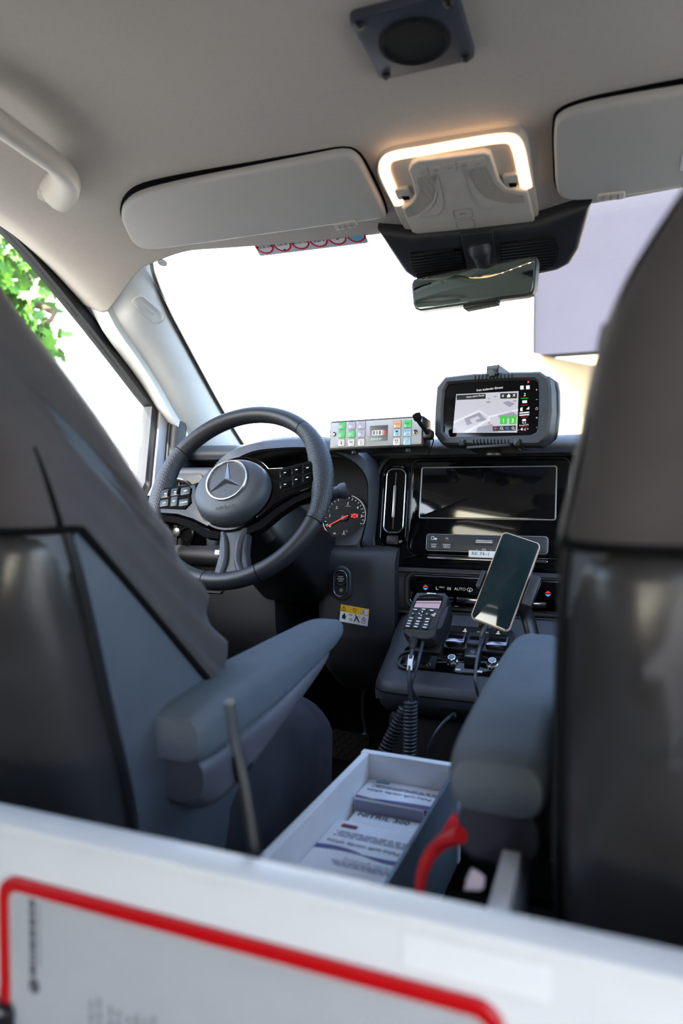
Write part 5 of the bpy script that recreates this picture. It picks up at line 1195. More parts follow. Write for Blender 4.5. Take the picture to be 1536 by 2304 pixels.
for L in ([(1044, 942), (1078, 928), (1094, 945), (1072, 950), (1070, 945), (1080, 942), (1075, 936), (1056, 943), (1062, 953), (1050, 957)], [(1118, 933), (1150, 924), (1163, 934), (1163, 938), (1126, 944)], [(1070, 974), (1074, 962), (1106, 954), (1122, 972)], [(1130, 906), (1142, 902), (1158, 908), (1146, 916)], [(1092, 904), (1100, 902), (1104, 906), (1096, 907)], [(1110, 892), (1116, 890), (1118, 892), (1112, 894)], [(1152, 902), (1160, 900), (1162, 903), (1156, 904)], [(1096, 896), (1101, 895), (1102, 897), (1098, 898)]): scrn('map_block', L, 'map_block', Z1)
Z2 = Z1 + 0.0004
scrn('route_bar', [(1027, 889), (1092, 886), (1092, 897), (1027, 900)], 'map_dark', Z2); scrn('tool_bar', [(1125, 885), (1163, 884), (1162.5, 896), (1125, 897)], 'map_dark', Z2); scrn('zoom_bar', [(1108, 959), (1160, 957), (1160, 969), (1108, 970)], 'map_dark', Z2)
for x, s in ((1132.5, '1'), (1153, '3')):
    scrn('status_button', [(x - 8, 937), (x + 8, 936), (x + 8, 954), (x - 8, 954.5)], 'map_green', Z2)
    bm = B(); u, v = TB.pix(x, 947, Z2); text(bm, TB, s, u, v, 0.011, Z2 + .0003, bold=0.02); obj('status_number', bm, 'map_white', gl_)
Z3 = Z2 + 0.0003
def ttext(s, x, y, size, z=Z3, al='CENTER', mat='map_white', b=0.01):
    bm = B(); u, v = TB.pix(x, y, z); text(bm, TB, s, u, v, size, z, align=al, bold=b); obj('screen_text', bm, mat, gl_)
ttext('Kein laufender Einsatz', 1101, 875, 0.0062); ttext('Keine aktive Route', 1069, 891.5, 0.0050); ttext('2', 1180, 888, 0.0085)
ttext('≡', 1131, 891, 0.009); ttext('×', 1156, 890, 0.012)
bm = B(); u, v = TB.pix(1144, 890.5, Z3); decal(bm, TB, [(u - .003, v - .003), (u + .003, v - .003), (u + .003, v), (u + .0042, v), (u, v + .004), (u - .0042, v), (u - .003, v)], Z3); obj('home_symbol', bm, 'map_white', gl_)
bm = B(); u, v = TB.pix(1100, 951, Z3); decal(bm, TB, [(u - .0032, v - .003), (u, v - .0015), (u + .0032, v - .003), (u, v + .0045)], Z3); obj('position_arrow', bm, 'map_orange', gl_)
bm = B(); u, v = TB.pix(1114.5, 963.5, Z3); decal(bm, TB, [(u - .003, v - .001), (u - .001, v - .001), (u + .001, v - .0035), (u + .001, v + .0035), (u - .001, v + .001), (u - .003, v + .001)], Z3); obj('mute_symbol', bm, 'map_red', gl_)
for x, mt in ((1127.5, 'map_white'), (1140.5, 'map_blue'), (1153.5, 'map_white')):
    bm = B(); u, v = TB.pix(x, 963, Z3); ringp(bm, TB, ell(u, v, .0026, .0026, 14), ell(u, v, .0018, .0018, 14), Z3 - .0002, Z3); decal(bm, TB, [(u + .0016, v - .0022), (u + .0022, v - .0016), (u + .0044, v - .0038), (u + .0038, v - .0044)], Z3); obj('zoom_symbol', bm, mt, gl_)
scrn('status_line', [(1171, 895.5), (1188, 895), (1188, 896.3), (1171, 896.8)], 'map_green', Z3)
for y in (911, 938, 960.5): scrn('divider_line', [(1171, y), (1187, y - .4), (1187, y + .5), (1171, y + .9)], 'map_red', Z3)
scrn('mail_symbol', [(1174.5, 901), (1185, 900.5), (1185, 906.5), (1174.5, 907)], 'map_white', Z3)
scrn('radio_symbol', [(1170, 918), (1175, 916), (1175, 925), (1170, 925)], 'map_white', Z3); scrn('signal_symbol', [(1183, 921), (1190, 914.5), (1190, 921)], 'map_white', Z3); scrn('group_symbol', [(1175, 943), (1182, 942), (1183, 947), (1174, 948)], 'map_white', Z3)
bm = B()
for y in (929.5, 934.5): u, v = TB.pix(1168, y, Z3); u2, _ = TB.pix(1190, y, Z3); lines(bm, TB, u, u2, v - .0016, v + .0016, 1, Z3, fill=0.8, ragged=0, seed=int(y))
o = obj('small_print', bm, 'map_white', gl_); o['kind'] = 'stuff'
ttext('FS_B', 1178.5, 951.5, 0.004); ttext('Auswahl S73', 1178, 956.5, 0.0036); ttext('- ◄ ıı| +', 1177, 966, 0.006)
for L in ([(1170, 868), (1177.5, 867.5), (1177.5, 876), (1170, 876.5)], [(1183, 867.5), (1191, 867), (1191, 875.5), (1183, 876)]): scrn('corner_symbol', L, 'map_white', Z3)
bm = B(); u, v = TB.pix(1187.5, 859, Z3); lathe(bm, TB, [(0.0018, 0.002), (0.0016, 0.003), (0.0003, 0.0032)], 12, u, v); obj('charge_led', bm, 'telltale_red', tb_)
for y, s in ((877, '+'), (898, '–'), (919, '⌂'), (940, '='), (961, '‹')):
    bm = B(); u, v = TB.pix(1206.5, y, Z3); text(bm, TB, s, u, v, 0.007, 0.0027); obj('side_key_symbol', bm, 'print_white', tb_)
# holder under and above the tablet
th = thing('tablet_holder', 'black metal holder clasping the rugged tablet on the dashboard', 'holder', TB.p(0, -0.09, -0.02))
u, v = TB.pix(1110, 838, 0.008); bm = B(); rbox(bm, TB, u - 0.013, u + 0.013, v - 0.006, v + 0.013, 0.002, -0.036, 0.014, 0.002); obj('top_claw', bm, 'black_plastic', th)
bm = B(); rbox(bm, TB, u - 0.0065, u + 0.0065, v - 0.010, v - 0.003, 0.002, 0.010, 0.016, 0.002); obj('latch', bm, 'rugged_rubber', th)
for x in (1039, 1163):
    u, v = TB.pix(x, 999, 0.01); bm = B(); rbox(bm, TB, u - 0.006, u + 0.006, v - 0.004, v + 0.009, 0.0015, -0.03, 0.013, 0.002); obj('lower_claw', bm, 'black_plastic', th)
u, v = TB.pix(1105, 1003, 0.0); bm = B(); rbox(bm, TB, u - 0.045, u + 0.045, v - 0.007, v - 0.001, 0.002, -0.036, 0.016, 0.002); obj('tray', bm, 'black_plastic', th)
bm = B(); rbox(bm, TB, u - 0.03, u + 0.03, v - 0.001, 0.05, 0.005, -0.044, -0.035, 0.001); obj('back_plate', bm, 'black_plastic', th)
bm = B(); lathe(bm, Fr(TB.p(u, v - 0.004, -0.012), (1, 0, 0), (0, 1, 0)), [(0.016, -0.012), (0.016, -0.008), (0.012, -0.004), (0.010, 0.0)], 24); obj('swivel_base', bm, 'black_plastic', th)

# ================================================================== handset radio in its cradle
RF = frame_tilt(atD(957, 1395, 1.235), yaw=R(-3), tilt=R(42), roll=R(-2))
def rp(px, py, z=0.0): return RF.pix(px, py, z)
ra = thing('radio_handset', 'black handset radio with keypad in a cradle on the console', 'radio', RF.p(0, -0.06, -0.02))
OUTR = [(929, 1342), (936, 1331), (1000, 1332), (1008, 1340), (1003, 1364), (996, 1388), (990, 1402), (984, 1420), (972, 1428), (914, 1421), (906, 1412), (913, 1388), (921, 1364)]
def poly(F, L, z=0.0):
    P = [F.pix(x, y, z) for x, y in L]
    if sum(P[i - 1][0] * P[i][1] - P[i][0] * P[i - 1][1] for i in range(len(P))) < 0: P = P[::-1]
    return P
bm = B(); prism(bm, RF, poly(RF, OUTR), -0.034, 0.0, 0.005, 3); obj('body', bm, 'rugged_rubber', ra)
bm = B(); prism(bm, RF, poly(RF, [(934, 1345), (940, 1335), (994, 1337), (999, 1345), (993, 1370), (983, 1404), (974, 1416), (912, 1411), (918, 1388), (926, 1366)]), -0.002, 0.0012, 0.0008); fp = obj('front_plate', bm, 'dark_plastic', ra)
bm = B(); prism(bm, RF, poly(RF, [(938, 1345), (997, 1346), (989, 1370), (928, 1367)], 0.0014), 0.0008, 0.0016); sc2 = obj('display_window', bm, 'screen_black', ra)
bm = B(); prism(bm, RF, poly(RF, [(937, 1352), (993, 1352), (987, 1369), (931, 1366)], 0.002), 0.0014, 0.002); obj('lcd', bm, 'radio_lcd', sc2)
bm = B(); prism(bm, RF, poly(RF, [(935, 1355.5), (991, 1355.8), (990.5, 1357), (934.5, 1356.6)], 0.0024), 0.002, 0.0024); obj('lcd_line', bm, 'radio_lcd_dark', sc2)
bm = B(); u, v = rp(970, 1335.5, .002); rbox(bm, RF, u - 0.0085, u + 0.0085, v - 0.0016, v + 0.0016, 0.001, 0.001, 0.0018); obj('name_plate', bm, 'print_white', ra)
bm = B(); tube(bm, catmull([RF.p(*rp(942, 1341, .002), .002), RF.p(*rp(970, 1338, .003), .003), RF.p(*rp(996, 1342, .002), .002)], 5), 0.0018, 8); obj('ear_slot', bm, 'black_plastic', ra)
rows_ = [((934, 1372), (953, 1371.5), (971, 1374)), ((929, 1381), (943, 1381.5), (950, 1377), (947.5, 1385), (960, 1382), (972, 1384)),
         ((925, 1391), (944, 1391.5), (962, 1393)), ((922, 1397.5), (940.5, 1398.5), (960, 1399.5)), ((919.5, 1403.5), (938, 1404.5), (958, 1406)), ((917, 1409.5), (935, 1410.5), (955, 1412))]
for ri, rw in enumerate(rows_):
    for ci, (x, y) in enumerate(rw):
        u, v = rp(x, y, .002); a, b = (0.0062, 0.0030) if ri != 1 else (0.0040, 0.0036)
        bm = B(); rbox(bm, RF, u - a, u + a, v - b, v + b, 0.0018, 0.0, 0.0030, 0.0008); kk = obj('keypad_key', bm, 'rugged_rubber', ra)
        bm = B(); mt = 'print_white'
        if ri == 1 and ci == 0: mt = 'key_green'
        rbox(bm, RF, u - a * (.25 if ri == 1 else .55), u + a * (.25 if ri == 1 else .55), v - b * .3, v + b * .35, 0.0006, 0.0028, 0.0033); obj('key_print', bm, mt, kk)
bm = B(); prism(bm, RF, poly(RF, [(976, 1379), (981, 1379), (977, 1387), (972, 1387)], .003), 0.002, 0.0034); obj('end_key_stripe', bm, 'phone_case', ra)
# right side grip and lower chin
bm = B(); prism(bm, RF, poly(RF, [(1002, 1368), (1010, 1362), (1006, 1382), (994, 1412), (984, 1420), (984, 1404), (992, 1386)]), -0.036, 0.003, 0.003); obj('side_grip', bm, 'rugged_rubber', ra)
bm = B(); prism(bm, RF, poly(RF, [(908, 1409), (918, 1412), (974, 1417), (982, 1420), (974, 1432), (958, 1437), (920, 1434), (906, 1422)]), -0.030, -0.001, 0.005); obj('chin', bm, 'rugged_rubber', ra)
# cradle
cr = thing('radio_cradle', 'black metal cradle bracket under the handset radio', 'bracket', TF.p(*TF.pix(935, 1500)))
base = TF.at(*TF.pix(948, 1492), 0.002)
bm = B(); rbox(bm, base, -0.030, 0.028, -0.016, 0.02, 0.003, 0, 0.004, 0.001); obj('foot_plate', bm, 'black_plastic', cr)
bm = B(); tube(bm, [base.p(-0.002, 0.006, 0.003), RF.p(0.0, -0.012, -0.040)], 0.016, 12, flat=(1.3, 0.7)); obj('post', bm, 'black_plastic', cr)
bm = B(); rbox(bm, RF, -0.030, 0.030, -0.045, 0.030, 0.005, -0.046, -0.0355, 0.002); obj('back_plate', bm, 'black_plastic', cr)
for q in (-0.018, 0.016):
    bm = B(); lathe(bm, base, [(0.0042, 0.004), (0.004, 0.006), (0.0005, 0.0068)], 14, q, -0.009); obj('bolt', bm, 'chrome', cr)
bm = B(); lathe(bm, TF, [(0.026, 0.002), (0.026, 0.005), (0.022, 0.005), (0.022, 0.0022), (0.0005, 0.0022)], 32, *TF.pix(922, 1488)); obj('round_cover', bm, 'black_plastic', cr)

def coil(a, b, r, rt, turns, n=12, sag=0.0):
    P = []; d = (b - a); ax_ = d.normalized(); s1_ = ax_.cross(V((0, 1, 0))).normalized(); s2_ = ax_.cross(s1_)
    N = turns * n
    for i in range(N + 1):
        t = i / N; c_ = a + d * t + V((0, -sag * math.sin(PI * t), 0)); th_ = 2 * PI * i / n
        P.append(c_ + s1_ * (r * math.cos(th_)) + s2_ * (r * math.sin(th_)))
    return P
def cable(name, label, lead, c0, c1, turns):
    t = thing(name, label, 'cable', c1, 'spiral cables hanging from the handset radio')
    bm = B(); tube(bm, catmull(lead, 6), 0.0031, 10); obj('straight_lead', bm, 'cable_rubber', t)
    bm = B(); tube(bm, coil(c0, c1, 0.0098, 0.0028, turns), 0.0026, 7); obj('coil', bm, 'cable_rubber', t)
    return t
k = RF.p(*rp(930, 1436, -.014), -.014)
l1 = [k, atD(927, 1462, 1.165), atD(922, 1490, 1.14), atD(920, 1530, 1.13), atD(922, 1560, 1.13), atD(925, 1580, 1.13)]
ca = cable('coiled_cable', 'black coiled radio cable with white tag hanging straight down', l1, atD(924, 1578, 1.13), atD(921, 1735, 1.13), 19)
k2 = RF.p(*rp(952, 1440, -.02), -.02)
l2 = [k2, atD(945, 1470, 1.165), atD(937, 1500, 1.145), atD(925, 1545, 1.14), atD(938, 1575, 1.15), atD(908, 1600, 1.16)]
cable('coiled_cable', 'black coiled radio cable hanging slantwise behind the tagged one', l2, atD(912, 1594, 1.16), atD(845, 1730, 1.17), 18)
bm = B(); tube(bm, [l1[2].lerp(l1[1], .5), l1[2], l1[2].lerp(l1[3], .45)], 0.0045, 12); obj('white_tag', bm, 'sticker_white', ca)
bm = B(); tube(bm, [k, k.lerp(l1[1], .3), k.lerp(l1[1], .6), l1[1]], [0.0085, 0.0075, 0.006, 0.0045], 12); obj('strain_relief', bm, 'rugged_rubber', ca)
for i in range(4):
    q = k.lerp(l1[1], 0.1 + 0.2 * i); bm = B(); tube(bm, [q, q + (l1[1] - k).normalized() * 0.002], 0.0092 - 0.0009 * i, 12); obj('strain_rib', bm, 'rugged_rubber', ca)

# ================================================================== phone in holder
PH = frame_tilt(atD(1136, 1312, 1.20), yaw=R(6), tilt=R(20), roll=R(-21))
ph = thing('smartphone', 'smartphone in a tan case standing in the dashboard holder', 'phone', PH.p(0, -0.08))
c4 = [PH.pix(x, y) for x, y in ((1130, 1203), (1219, 1214), (1147, 1420), (1053, 1394))]
w_ = ((V(c4[1]) - V(c4[0])).length + (V(c4[2]) - V(c4[3])).length) / 2; h_ = ((V(c4[0]) - V(c4[3])).length + (V(c4[1]) - V(c4[2])).length) / 2
ct = sum((V(c) for c in c4), V((0, 0))) / 4; up2 = (V(c4[0]) + V(c4[1]) - V(c4[2]) - V(c4[3])); ang = math.atan2(up2.y, up2.x) - PI / 2
PH = PH.at(ct.x, ct.y, 0, ang); w2, h2 = w_ / 2, h_ / 2
bm = B(); rbox(bm, PH, -w2, w2, -h2, h2, 0.009, -0.011, 0.0, 0.003, 6); obj('case', bm, 'phone_case', ph)
bm = B(); rbox(bm, PH, -w2 + .0022, w2 - .0022, -h2 + .0022, h2 - .0022, 0.0075, -0.001, 0.0008, 0.0004, 6); sg_ = obj('glass', bm, 'phone_glass', ph)
bm = B(); lathe(bm, PH, [(0.0016, 0.0006), (0.0014, 0.0011), (0.0003, 0.0011)], 12, 0.0, h2 - 0.009); obj('camera_hole', bm, 'black_matte', ph)
bm = B(); prism(bm, PH, [(w2, h2 * .2), (w2 + .0012, h2 * .2), (w2 + .0012, h2 * .55), (w2, h2 * .55)], -0.007, -0.003); obj('side_button', bm, 'satin_metal', ph)
pb_ = thing('phone_holder', 'black clamp holder gripping the smartphone from behind', 'phone holder', TF.p(*TF.pix(1190, 1450)))
for q, y0, y1, wd in ((-1, -0.030, 0.004, .010), (1, -0.030, 0.026, .020)):
    bm = B(); P = [(q * (w2 - .004), y0), (q * (w2 + wd), y0 + .004), (q * (w2 + wd + .002), y1 - .006), (q * (w2 + wd * .5), y1), (q * (w2 - .004), y1)]
    if q < 0: P = P[::-1]
    prism(bm, PH, P, -0.020, -0.0115, 0.002); bmj = obj('clamp_arm', bm, 'black_plastic', pb_)
    bm = B(); rbox(bm, PH, min(q * (w2 + .002), q * (w2 + wd)), max(q * (w2 + .002), q * (w2 + wd)), y0, y1, 0.004, -0.013, 0.005, 0.003); obj('clamp_jaw', bm, 'dark_plastic', pb_)
for q in (-0.014, 0.012):
    bm = B(); tube(bm, catmull([PH.p(q, -h2 + .02, -0.016), PH.p(q, -h2 - .003, -0.016), PH.p(q, -h2 - .006, -0.006), PH.p(q, -h2 - .004, 0.003)], 4), 0.003, 8); obj('foot_hook', bm, 'black_plastic', pb_)
bm = B(); rbox(bm, PH, -0.025, 0.025, -h2 + .01, 0.035, 0.006, -0.030, -0.0195, 0.003); obj('back_plate', bm, 'black_plastic', pb_)
end = TF.p(*TF.pix(1205, 1462, 0.006), 0.006)
bm = B(); s0 = PH.p(0.012, -0.02, -0.03); mid = s0.lerp(end, 0.55) + V((0, 0.03, 0.02)); tube(bm, catmull([s0, mid, end], 6), [0.014] * 5 + [0.013] * 8, 12, flat=(1.2, 0.7)); obj('swivel_arm', bm, 'black_plastic', pb_)
bm = B(); tube(bm, [end + V((-0.03, 0.0, 0.012)), end + V((0.02, 0.0, 0.016))], 0.010, 14); obj('joint', bm, 'dark_plastic', pb_)
bm = B(); lathe(bm, Fr(end, (1, 0, 0), TF.ey), [(0.034, -0.001), (0.034, 0.004), (0.02, 0.010), (0.01, 0.016)], 28); obj('base', bm, 'black_plastic', pb_)
bm = B(); tube(bm, catmull([end + V((-0.012, -0.012, 0.016)), end + V((0.008, -0.016, 0.024)), end + V((0.022, -0.012, 0.018))], 5), 0.004, 8); obj('lever', bm, 'satin_metal', pb_)
cc = thing('charging_cable', 'black charging cable plugged into the smartphone bottom', 'cable', atD(1072, 1500, 1.1))
k = PH.p(-0.006, -h2, -0.005); kd = -PH.ey
bm = B(); tube(bm, [k, k + kd * 0.004, k + kd * 0.022, k + kd * 0.026], [0.0045, 0.0052, 0.0050, 0.003], 12, flat=(0.8, 1)); obj('plug', bm, 'cable_rubber', cc)
bm = B(); tube(bm, catmull([k + kd * 0.024, atD(1079, 1455, 1.12), atD(1072, 1490, 1.09), atD(1069, 1525, 1.07), atD(1073, 1556, 1.07), atD(1086, 1590, 1.1)], 6), 0.0027, 8); obj('lead', bm, 'cable_rubber', cc)
c2 = thing('power_cable', 'thin grey cable running from the console socket to the floor', 'cable', atD(960, 1700, 1.1))
bm = B(); tube(bm, catmull([OF.p(0, 0, 0.004), atD(1012, 1612, 1.13), atD(992, 1632, 1.12), atD(972, 1662, 1.12), atD(958, 1700, 1.13), atD(950, 1760, 1.15)], 6), 0.0026, 8); obj('lead', bm, 'cable_rubber', c2)
bm = B(); tube(bm, [OF.p(0, 0, 0.002), OF.p(-0.001, -0.002, 0.014)], 0.0048, 12); obj('plug', bm, 'satin_metal', c2)
us = thing('usb_adapter', 'small black adapter plugged into the console switch panel', 'adapter', TF.p(*TF.pix(1064, 1500)))
u0, u1, v0, v1 = TF.rect(1046, 1474, 1082, 1502)
bm = B(); rbox(bm, TF, u0, u1, v0 + .004, v1, 0.003, 0.0022, 0.020, 0.002); obj('body', bm, 'black_plastic', us)
bm = B(); text(bm, TF, 'Q', (u0 + u1) / 2, (v0 + v1) / 2 + .004, 0.010, 0.0203); lines(bm, TF, u0 + .004, u1 - .004, v0 + .006, v0 + .010, 1, 0.0203, ragged=0); obj('print', bm, 'print_grey', us)

# ================================================================== drawer between the seats
ZD = 0.385
def d_(px, py, z=ZD): return onZ(px, py, z)
fl_, fr_ = d_(836, 1681), d_(1020, 1726); nl, nr = d_(584, 1911), d_(874, 2008)
ey = ((fl_ - nl).normalized() + (fr_ - nr).normalized()) / 2; ey.z = 0
DRX = V((ey.y, -ey.x, 0)); wD = ((fr_ - fl_).dot(DRX) + (nr - nl).dot(DRX)) / 2
DT = Fr((fl_ + fr_) / 2, DRX, ey)               # origin mid far edge, u right, v forward, z up
yb = -((DT.o.y - 0.356) / DT.ey.y); hD = wD / 2
dr = thing('drawer', 'long white drawer pulled out between the front seats', 'drawer', DT.p(0, yb / 2, -0.13))
bm = B(); rbox(bm, DT, -hD, -hD + 0.010, yb, -0.011, 0.001, -0.13, 0, 0.0006); obj('side_wall', bm, 'white_drawer', dr)
bm = B(); rbox(bm, DT, hD - 0.004, hD, yb, -0.011, 0.0005, -0.13, 0, 0.0004); obj('side_wall', bm, 'aluminium_rail', dr, label='grey metal drawer side')
bm = B(); rbox(bm, DT, -hD - 0.002, hD + 0.002, -0.012, 0.0, 0.001, -0.128, 0.001, 0.0008); obj('front', bm, 'white_drawer', dr)
bm = B(); rbox(bm, DT, -hD + 0.010, hD - 0.004, -0.0125, -0.012, 0.0005, -0.13, -0.008); obj('front_lining', bm, 'box_card', dr)
bm = B(); rbox(bm, DT, -hD + 0.010, hD - 0.004, yb, -0.0125, 0.0005, -0.13, -0.126); obj('bottom', bm, 'white_drawer', dr)
iu0, iu1 = -hD + 0.0125, hD - 0.0055
def zrel(z): return z - ZD
def glove_box(label, top, v0, v1, u0, u1, kind):
    t = thing('glove_box', label, 'box', DT.p((u0 + u1) / 2, (v0 + v1) / 2, -0.125), 'glove boxes in the white drawer')
    bm = B(); rbox(bm, DT, u0, u1, v0, v1, 0.0015, -0.1255, top, 0.0015); obj('carton', bm, 'box_card', t)
    TT = DT.at((u0 + u1) / 2, (v0 + v1) / 2, top + 0.0002, PI)     # print reads from the other side
    a, b = (u1 - u0) / 2, (v1 - v0) / 2
    def pr(name, mat, fn): bm = B(); fn(bm); return obj(name, bm, mat, t)
    Z = 0.0004
    if kind == 'nitril':
        pr('lettering', 'print_navy', lambda bm: text(bm, DT.at(u0 + .006, v1 - .009, top + .0003), 'NITRIL 300', 0, 0, 0.0145, 0.0003, align='LEFT', bold=0.012, sx=1.0))
        return t
    hi = 1 if kind == 'long' else 0
    vc = 0.30 if hi else -0.05      # in TT: +v is toward the viewer
    pr('size_patch', 'print_darkred' if hi else 'print_blue', lambda bm: decal(bm, TT, rr(a * .46, a * .80, -b * .86, -b * (.74 if hi else .66), .001), Z))
    o = pr('small_print', 'print_grey', lambda bm: lines(bm, TT, -a * .9, a * .85, -b * (.62 if hi else .5), -b * (.40 if hi else .2), 3, Z, seed=4, ragged=0.1, fill=.45)); o['kind'] = 'stuff'
    pr('lettering', 'print_navy', lambda bm: text(bm, TT, 'Peha-soft nitrile white', a * .1, -b * (.22 if hi else -.12), 0.0098, Z, bold=0.008))
    def wave(bm):
        n = 24; lo, up = [], []
        for i in range(n + 1):
            s = i / n; x = -a * .98 + 1.96 * a * s; y0 = b * (.02 if hi else .48); amp = b * (.13 if hi else .5)
            th_ = amp * abs(math.cos(PI * s * (1.0 if hi else 0.62))) ** 0.8
            cy = y0 + (0.05 * b * math.sin(2 * PI * s) if hi else amp * 0.9)
            lo.append((x, cy - th_ * .5 - .0004)); up.append((x, cy + th_ * .5 + .0004))
        P = lo + up[::-1]; P = [(x, min(b * .98, y)) for x, y in P]
        for i in range(n):
            bm.faces.new([bm.verts.new(TT.p(*q, Z)) for q in ((lo[i]), (lo[i + 1]), (up[i + 1][0], min(b * .98, up[i + 1][1])), (up[i][0], min(b * .98, up[i][1])))])
    pr('wave_print', 'print_violet', wave)
    if hi:
        pr('lettering', 'print_grey', lambda bm: text(bm, TT.at(0, 0, 0, PI), 'Peha-soft nitrile', a * .2, -b * .26, 0.0085, Z))
        o = pr('small_print', 'print_grey', lambda bm: lines(bm, TT, -a * .9, a * .5, b * .32, b * .48, 3, Z, seed=8, ragged=0.1, fill=.4)); o['kind'] = 'stuff'
        pr('lettering', 'print_grey', lambda bm: text(bm, TT.at(0, 0, 0, PI), '100 St.', -a * .72, -b * .80, 0.0075, Z))
        lg = pr('brand_block', 'print_red', lambda bm: (decal(bm, TT, rr(-a * .56, -a * .42, b * .74, b * .90, .001), Z), decal(bm, TT, rr(-a * .92, -a * .60, b * .76, b * .90, .0005), Z)))
    else:
        FRT = Fr(DT.p((u0 + u1) / 2, v0, top - 0.025), DT.ex, V((0, 0, 1)))
        bm = B(); decal(bm, FRT, rect(a * .62, a * .985, -.022, .024), 0.0006); obj('side_print', bm, 'print_violet', t)
        bm = B(); decal(bm, FRT, rect(-a * .98, a * .60, -.022, .022), 0.0004); obj('side_panel', bm, 'print_grey', t)
    return t
def vv(px, py, z): q = d_(px, py, z) - DT.o; return q.dot(DT.ey)
ztop1 = zrel(0.352); v1a = vv(905, 1748, .352); v1b = vv(800, 1793, .352)
glove_box('white glove box with blue patch at the far end of the drawer', ztop1, v1b, min(v1a, -0.015), iu0, iu1, 'short')
ztop2 = zrel(0.336); v2a = vv(850, 1832, .336)
glove_box('white glove box lettered NITRIL 300 lying between two printed boxes', ztop2, v2a - 0.05, min(v2a, v1b - 0.003), iu0 + .004, iu1, 'nitril')
ztop3 = zrel(0.348); v3a = vv(800, 1836, .348); v3b = vv(655, 1968, .348)
glove_box('large white glove box with violet wave and red brand block in drawer', ztop3, v3b, min(v3a, v2a - .053), iu0, iu1, 'long')

# ================================================================== things around the drawer
an = thing('rod_antenna', "thin black rod antenna rising beside the driver's armrest", 'antenna', onY(578, 1950, 0.362))
pp = [onY(*q, y) for q, y in (((582, 2010), .366), ((572, 1900), .368), ((550, 1760), .372), ((530, 1670), .376), ((517, 1592), .380))]
bm = B(); tube(bm, catmull(pp, 5), [0.0042 - 0.0016 * i / 20 for i in range(21)], 10); obj('rod', bm, 'black_plastic', an)
bm = B(); tube(bm, [pp[-1], pp[-1] + V((0, 0, .004))], [0.0036, 0.0028], 10); obj('tip', bm, 'dark_plastic', an)
bm = B(); tube(bm, [pp[0] + V((0, 0, -.09)), pp[0] + V((0, 0, -.02)), pp[0]], [0.016, 0.014, 0.006], 14); obj('socket', bm, 'black_plastic', an)

bg_ = thing('equipment_bag', 'black equipment bag with a wide red handle beside the drawer', 'bag', (0.085, 0.50, 0.0))
bm = B(); rs = []
for z, x0, x1, y0, y1 in ((0.0, .045, .105, .37, .66), (0.2, .045, .105, .37, .66), (0.33, .048, .103, .38, .65), (0.365, .055, .098, .40, .62), (0.378, .065, .09, .43, .58)):
    rs.append([V((u, v, z)) for u, v in rr(x0, x1, y0, y1, 0.02, 4)])
rings(bm, rs); obj('body', bm, 'cushion_cover', bg_)
hpth = [atD(944, 2090, .52), atD(944, 2030, .525), atD(946, 1985, .53), atD(956, 1945, .535), atD(976, 1912, .54), atD(1004, 1890, .535), atD(1036, 1878, .53)]
bm = B(); pt = catmull(hpth, 5); n = len(pt); tube(bm, pt, [0.0058 + 0.004 * (i / n) ** 2 for i in range(n)], 10, flat=(0.7, 1.3)); obj('handle', bm, 'red_strap', bg_)
bm = B(); P = [atD(958, 1930, .542), atD(990, 1876, .545), atD(1024, 1828, .55), atD(1036, 1872, .54), atD(990, 1892, .54)]
F = Fr(P[0], P[2] - P[0], P[1] - P[3]); prism(bm, F, [((q - F.o).dot(F.ex), (q - F.o).dot(F.ey)) for q in P][::-1], -.003, .003); obj('handle_flap', bm, 'red_strap', bg_)
bin_ = thing('black_bin', 'open black bin holding a pale cloth behind the passenger armrest', 'bin', (0.142, 0.44, 0))
bm = B(); ringp(bm, Fr((0, 0, 0), (1, 0, 0), (0, 1, 0)), rr(.110, .140, .37, .49, .005), rr(.113, .137, .373, .487, .004), 0.0, 0.41, 0.0008); obj('walls', bm, 'dark_plastic', bin_)
bm = B(); boxw(bm, .111, .139, .371, .489, 0.002, 0.012); obj('base', bm, 'dark_plastic', bin_)
cl_ = thing('pale_cloth', 'pale pinkish folded cloth poking out of the black bin', 'cloth', (0.144, 0.44, 0.39))
c = atD(1066, 1982, .475); bm = B(); F = frame_tilt(c, yaw=R(10), tilt=R(30))
P = poly(F, [(1044, 2003), (1050, 1975), (1060, 1953), (1078, 1962), (1091, 1972), (1088, 1998), (1078, 2005)]); prism(bm, F, P, -.010, 0, .003); obj('fold', bm, 'glove_white', cl_)
bm = B(); prism(bm, F, inset(P, .002), -.02, -.0105, .003); obj('fold', bm, 'glove_white', cl_)
wp_ = thing('upright_panel', 'white upright panel edge beside the passenger seat base', 'panel', (0.165, 0.45, 0))
q0, q1 = onZ(1160, 1930, 0.468), onZ(1140, 2080, 0.468)
bm = B(); xw = 0.007; xc_ = (q0.x + q1.x) / 2 - 0.006; boxw(bm, xc_ - xw, xc_ + xw, 0.354, q0.y + 0.01, 0.0, 0.468, 0.001); obj('board', bm, 'white_laminate', wp_)
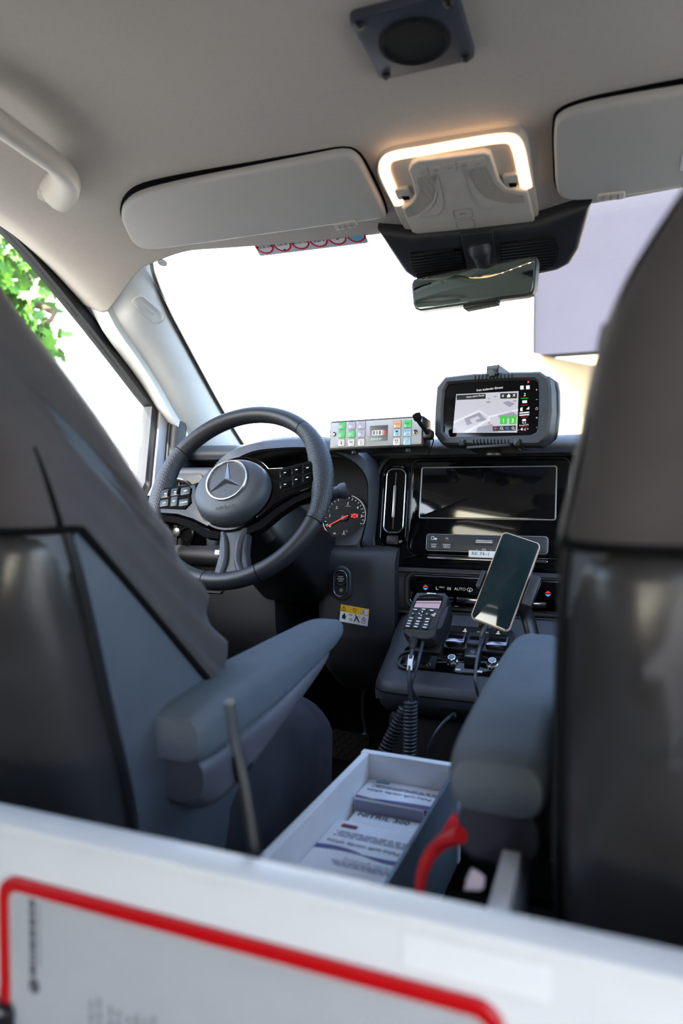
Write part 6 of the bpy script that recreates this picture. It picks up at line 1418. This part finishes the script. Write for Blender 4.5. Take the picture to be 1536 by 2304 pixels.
bm = B(); boxw(bm, xc_ + xw, xc_ + xw + .004, 0.36, q0.y + .04, 0.0, 0.452, 0.002); obj('rail', bm, 'aluminium_rail', wp_)
# red tag on the passenger seat
tg_ = thing('red_tag', 'small red round tag on a black strap at passenger seat shoulder', 'tag', onY(1350, 868, 0.42))
c = onY(1350, 868, 0.42)
bm = B(); tube(bm, catmull([c + V((.006, .006, .035)), c + V((.003, .002, .018)), c + V((.0, -.002, -.02)), c + V((-.006, .01, -.09))], 5), 0.006, 10, flat=(1, .5)); obj('strap', bm, 'black_plastic', tg_)
bm = B(); lathe(bm, Fr(c + V((0.001, -.005, 0.0)), (1, 0, 0), (0, 0, 1)), [(0.0052, -.004), (0.0052, .003), (0.003, .005), (0.0005, .005)], 18); obj('button', bm, 'red_plastic', tg_)

# ================================================================== pedals
PD_ = frame_tilt(atD(782, 1678, 1.62), tilt=R(38), roll=R(-3))
pe = thing('brake_pedal', 'rubber-treaded brake pedal above the dark footwell floor', 'pedal', PD_.o)
u0, u1, v0, v1 = PD_.rect(736, 1645, 829, 1712)
bm = B(); rbox(bm, PD_, u0, u1, v0, v1, 0.010, -0.012, 0.0, 0.003); pad_ = obj('pad', bm, 'rubber', pe)
for sgn in (-1, 1):
    for k in range(9):
        t = -1 + 2 * (k + .5) / 9; cx_ = (u0 + u1) / 2; cy_ = (v0 + v1) / 2; a, b = (u1 - u0) / 2, (v1 - v0) / 2
        # clip a diagonal to the pad
        pts_ = []
        for i in range(41):
            y = -b * .9 + 1.8 * b * i / 40; x = t * a * 1.7 + sgn * y * .8
            if abs(x) < a * .9: pts_.append((x, y))
        if len(pts_) > 4:
            bm = B(); tube(bm, [PD_.p(cx_ + pts_[0][0], cy_ + pts_[0][1], .0005), PD_.p(cx_ + pts_[-1][0], cy_ + pts_[-1][1], .0005)], 0.0018, 6); obj('tread_rib', bm, 'rubber', pad_)
bm = B(); tube(bm, catmull([PD_.p(0.02, 0.02, -.014), PD_.p(.03, .045, -.02), atD(818, 1600, 1.70), atD(822, 1500, 1.75)], 5), 0.008, 8, flat=(1.3, .5)); obj('lever', bm, 'satin_metal', pe)
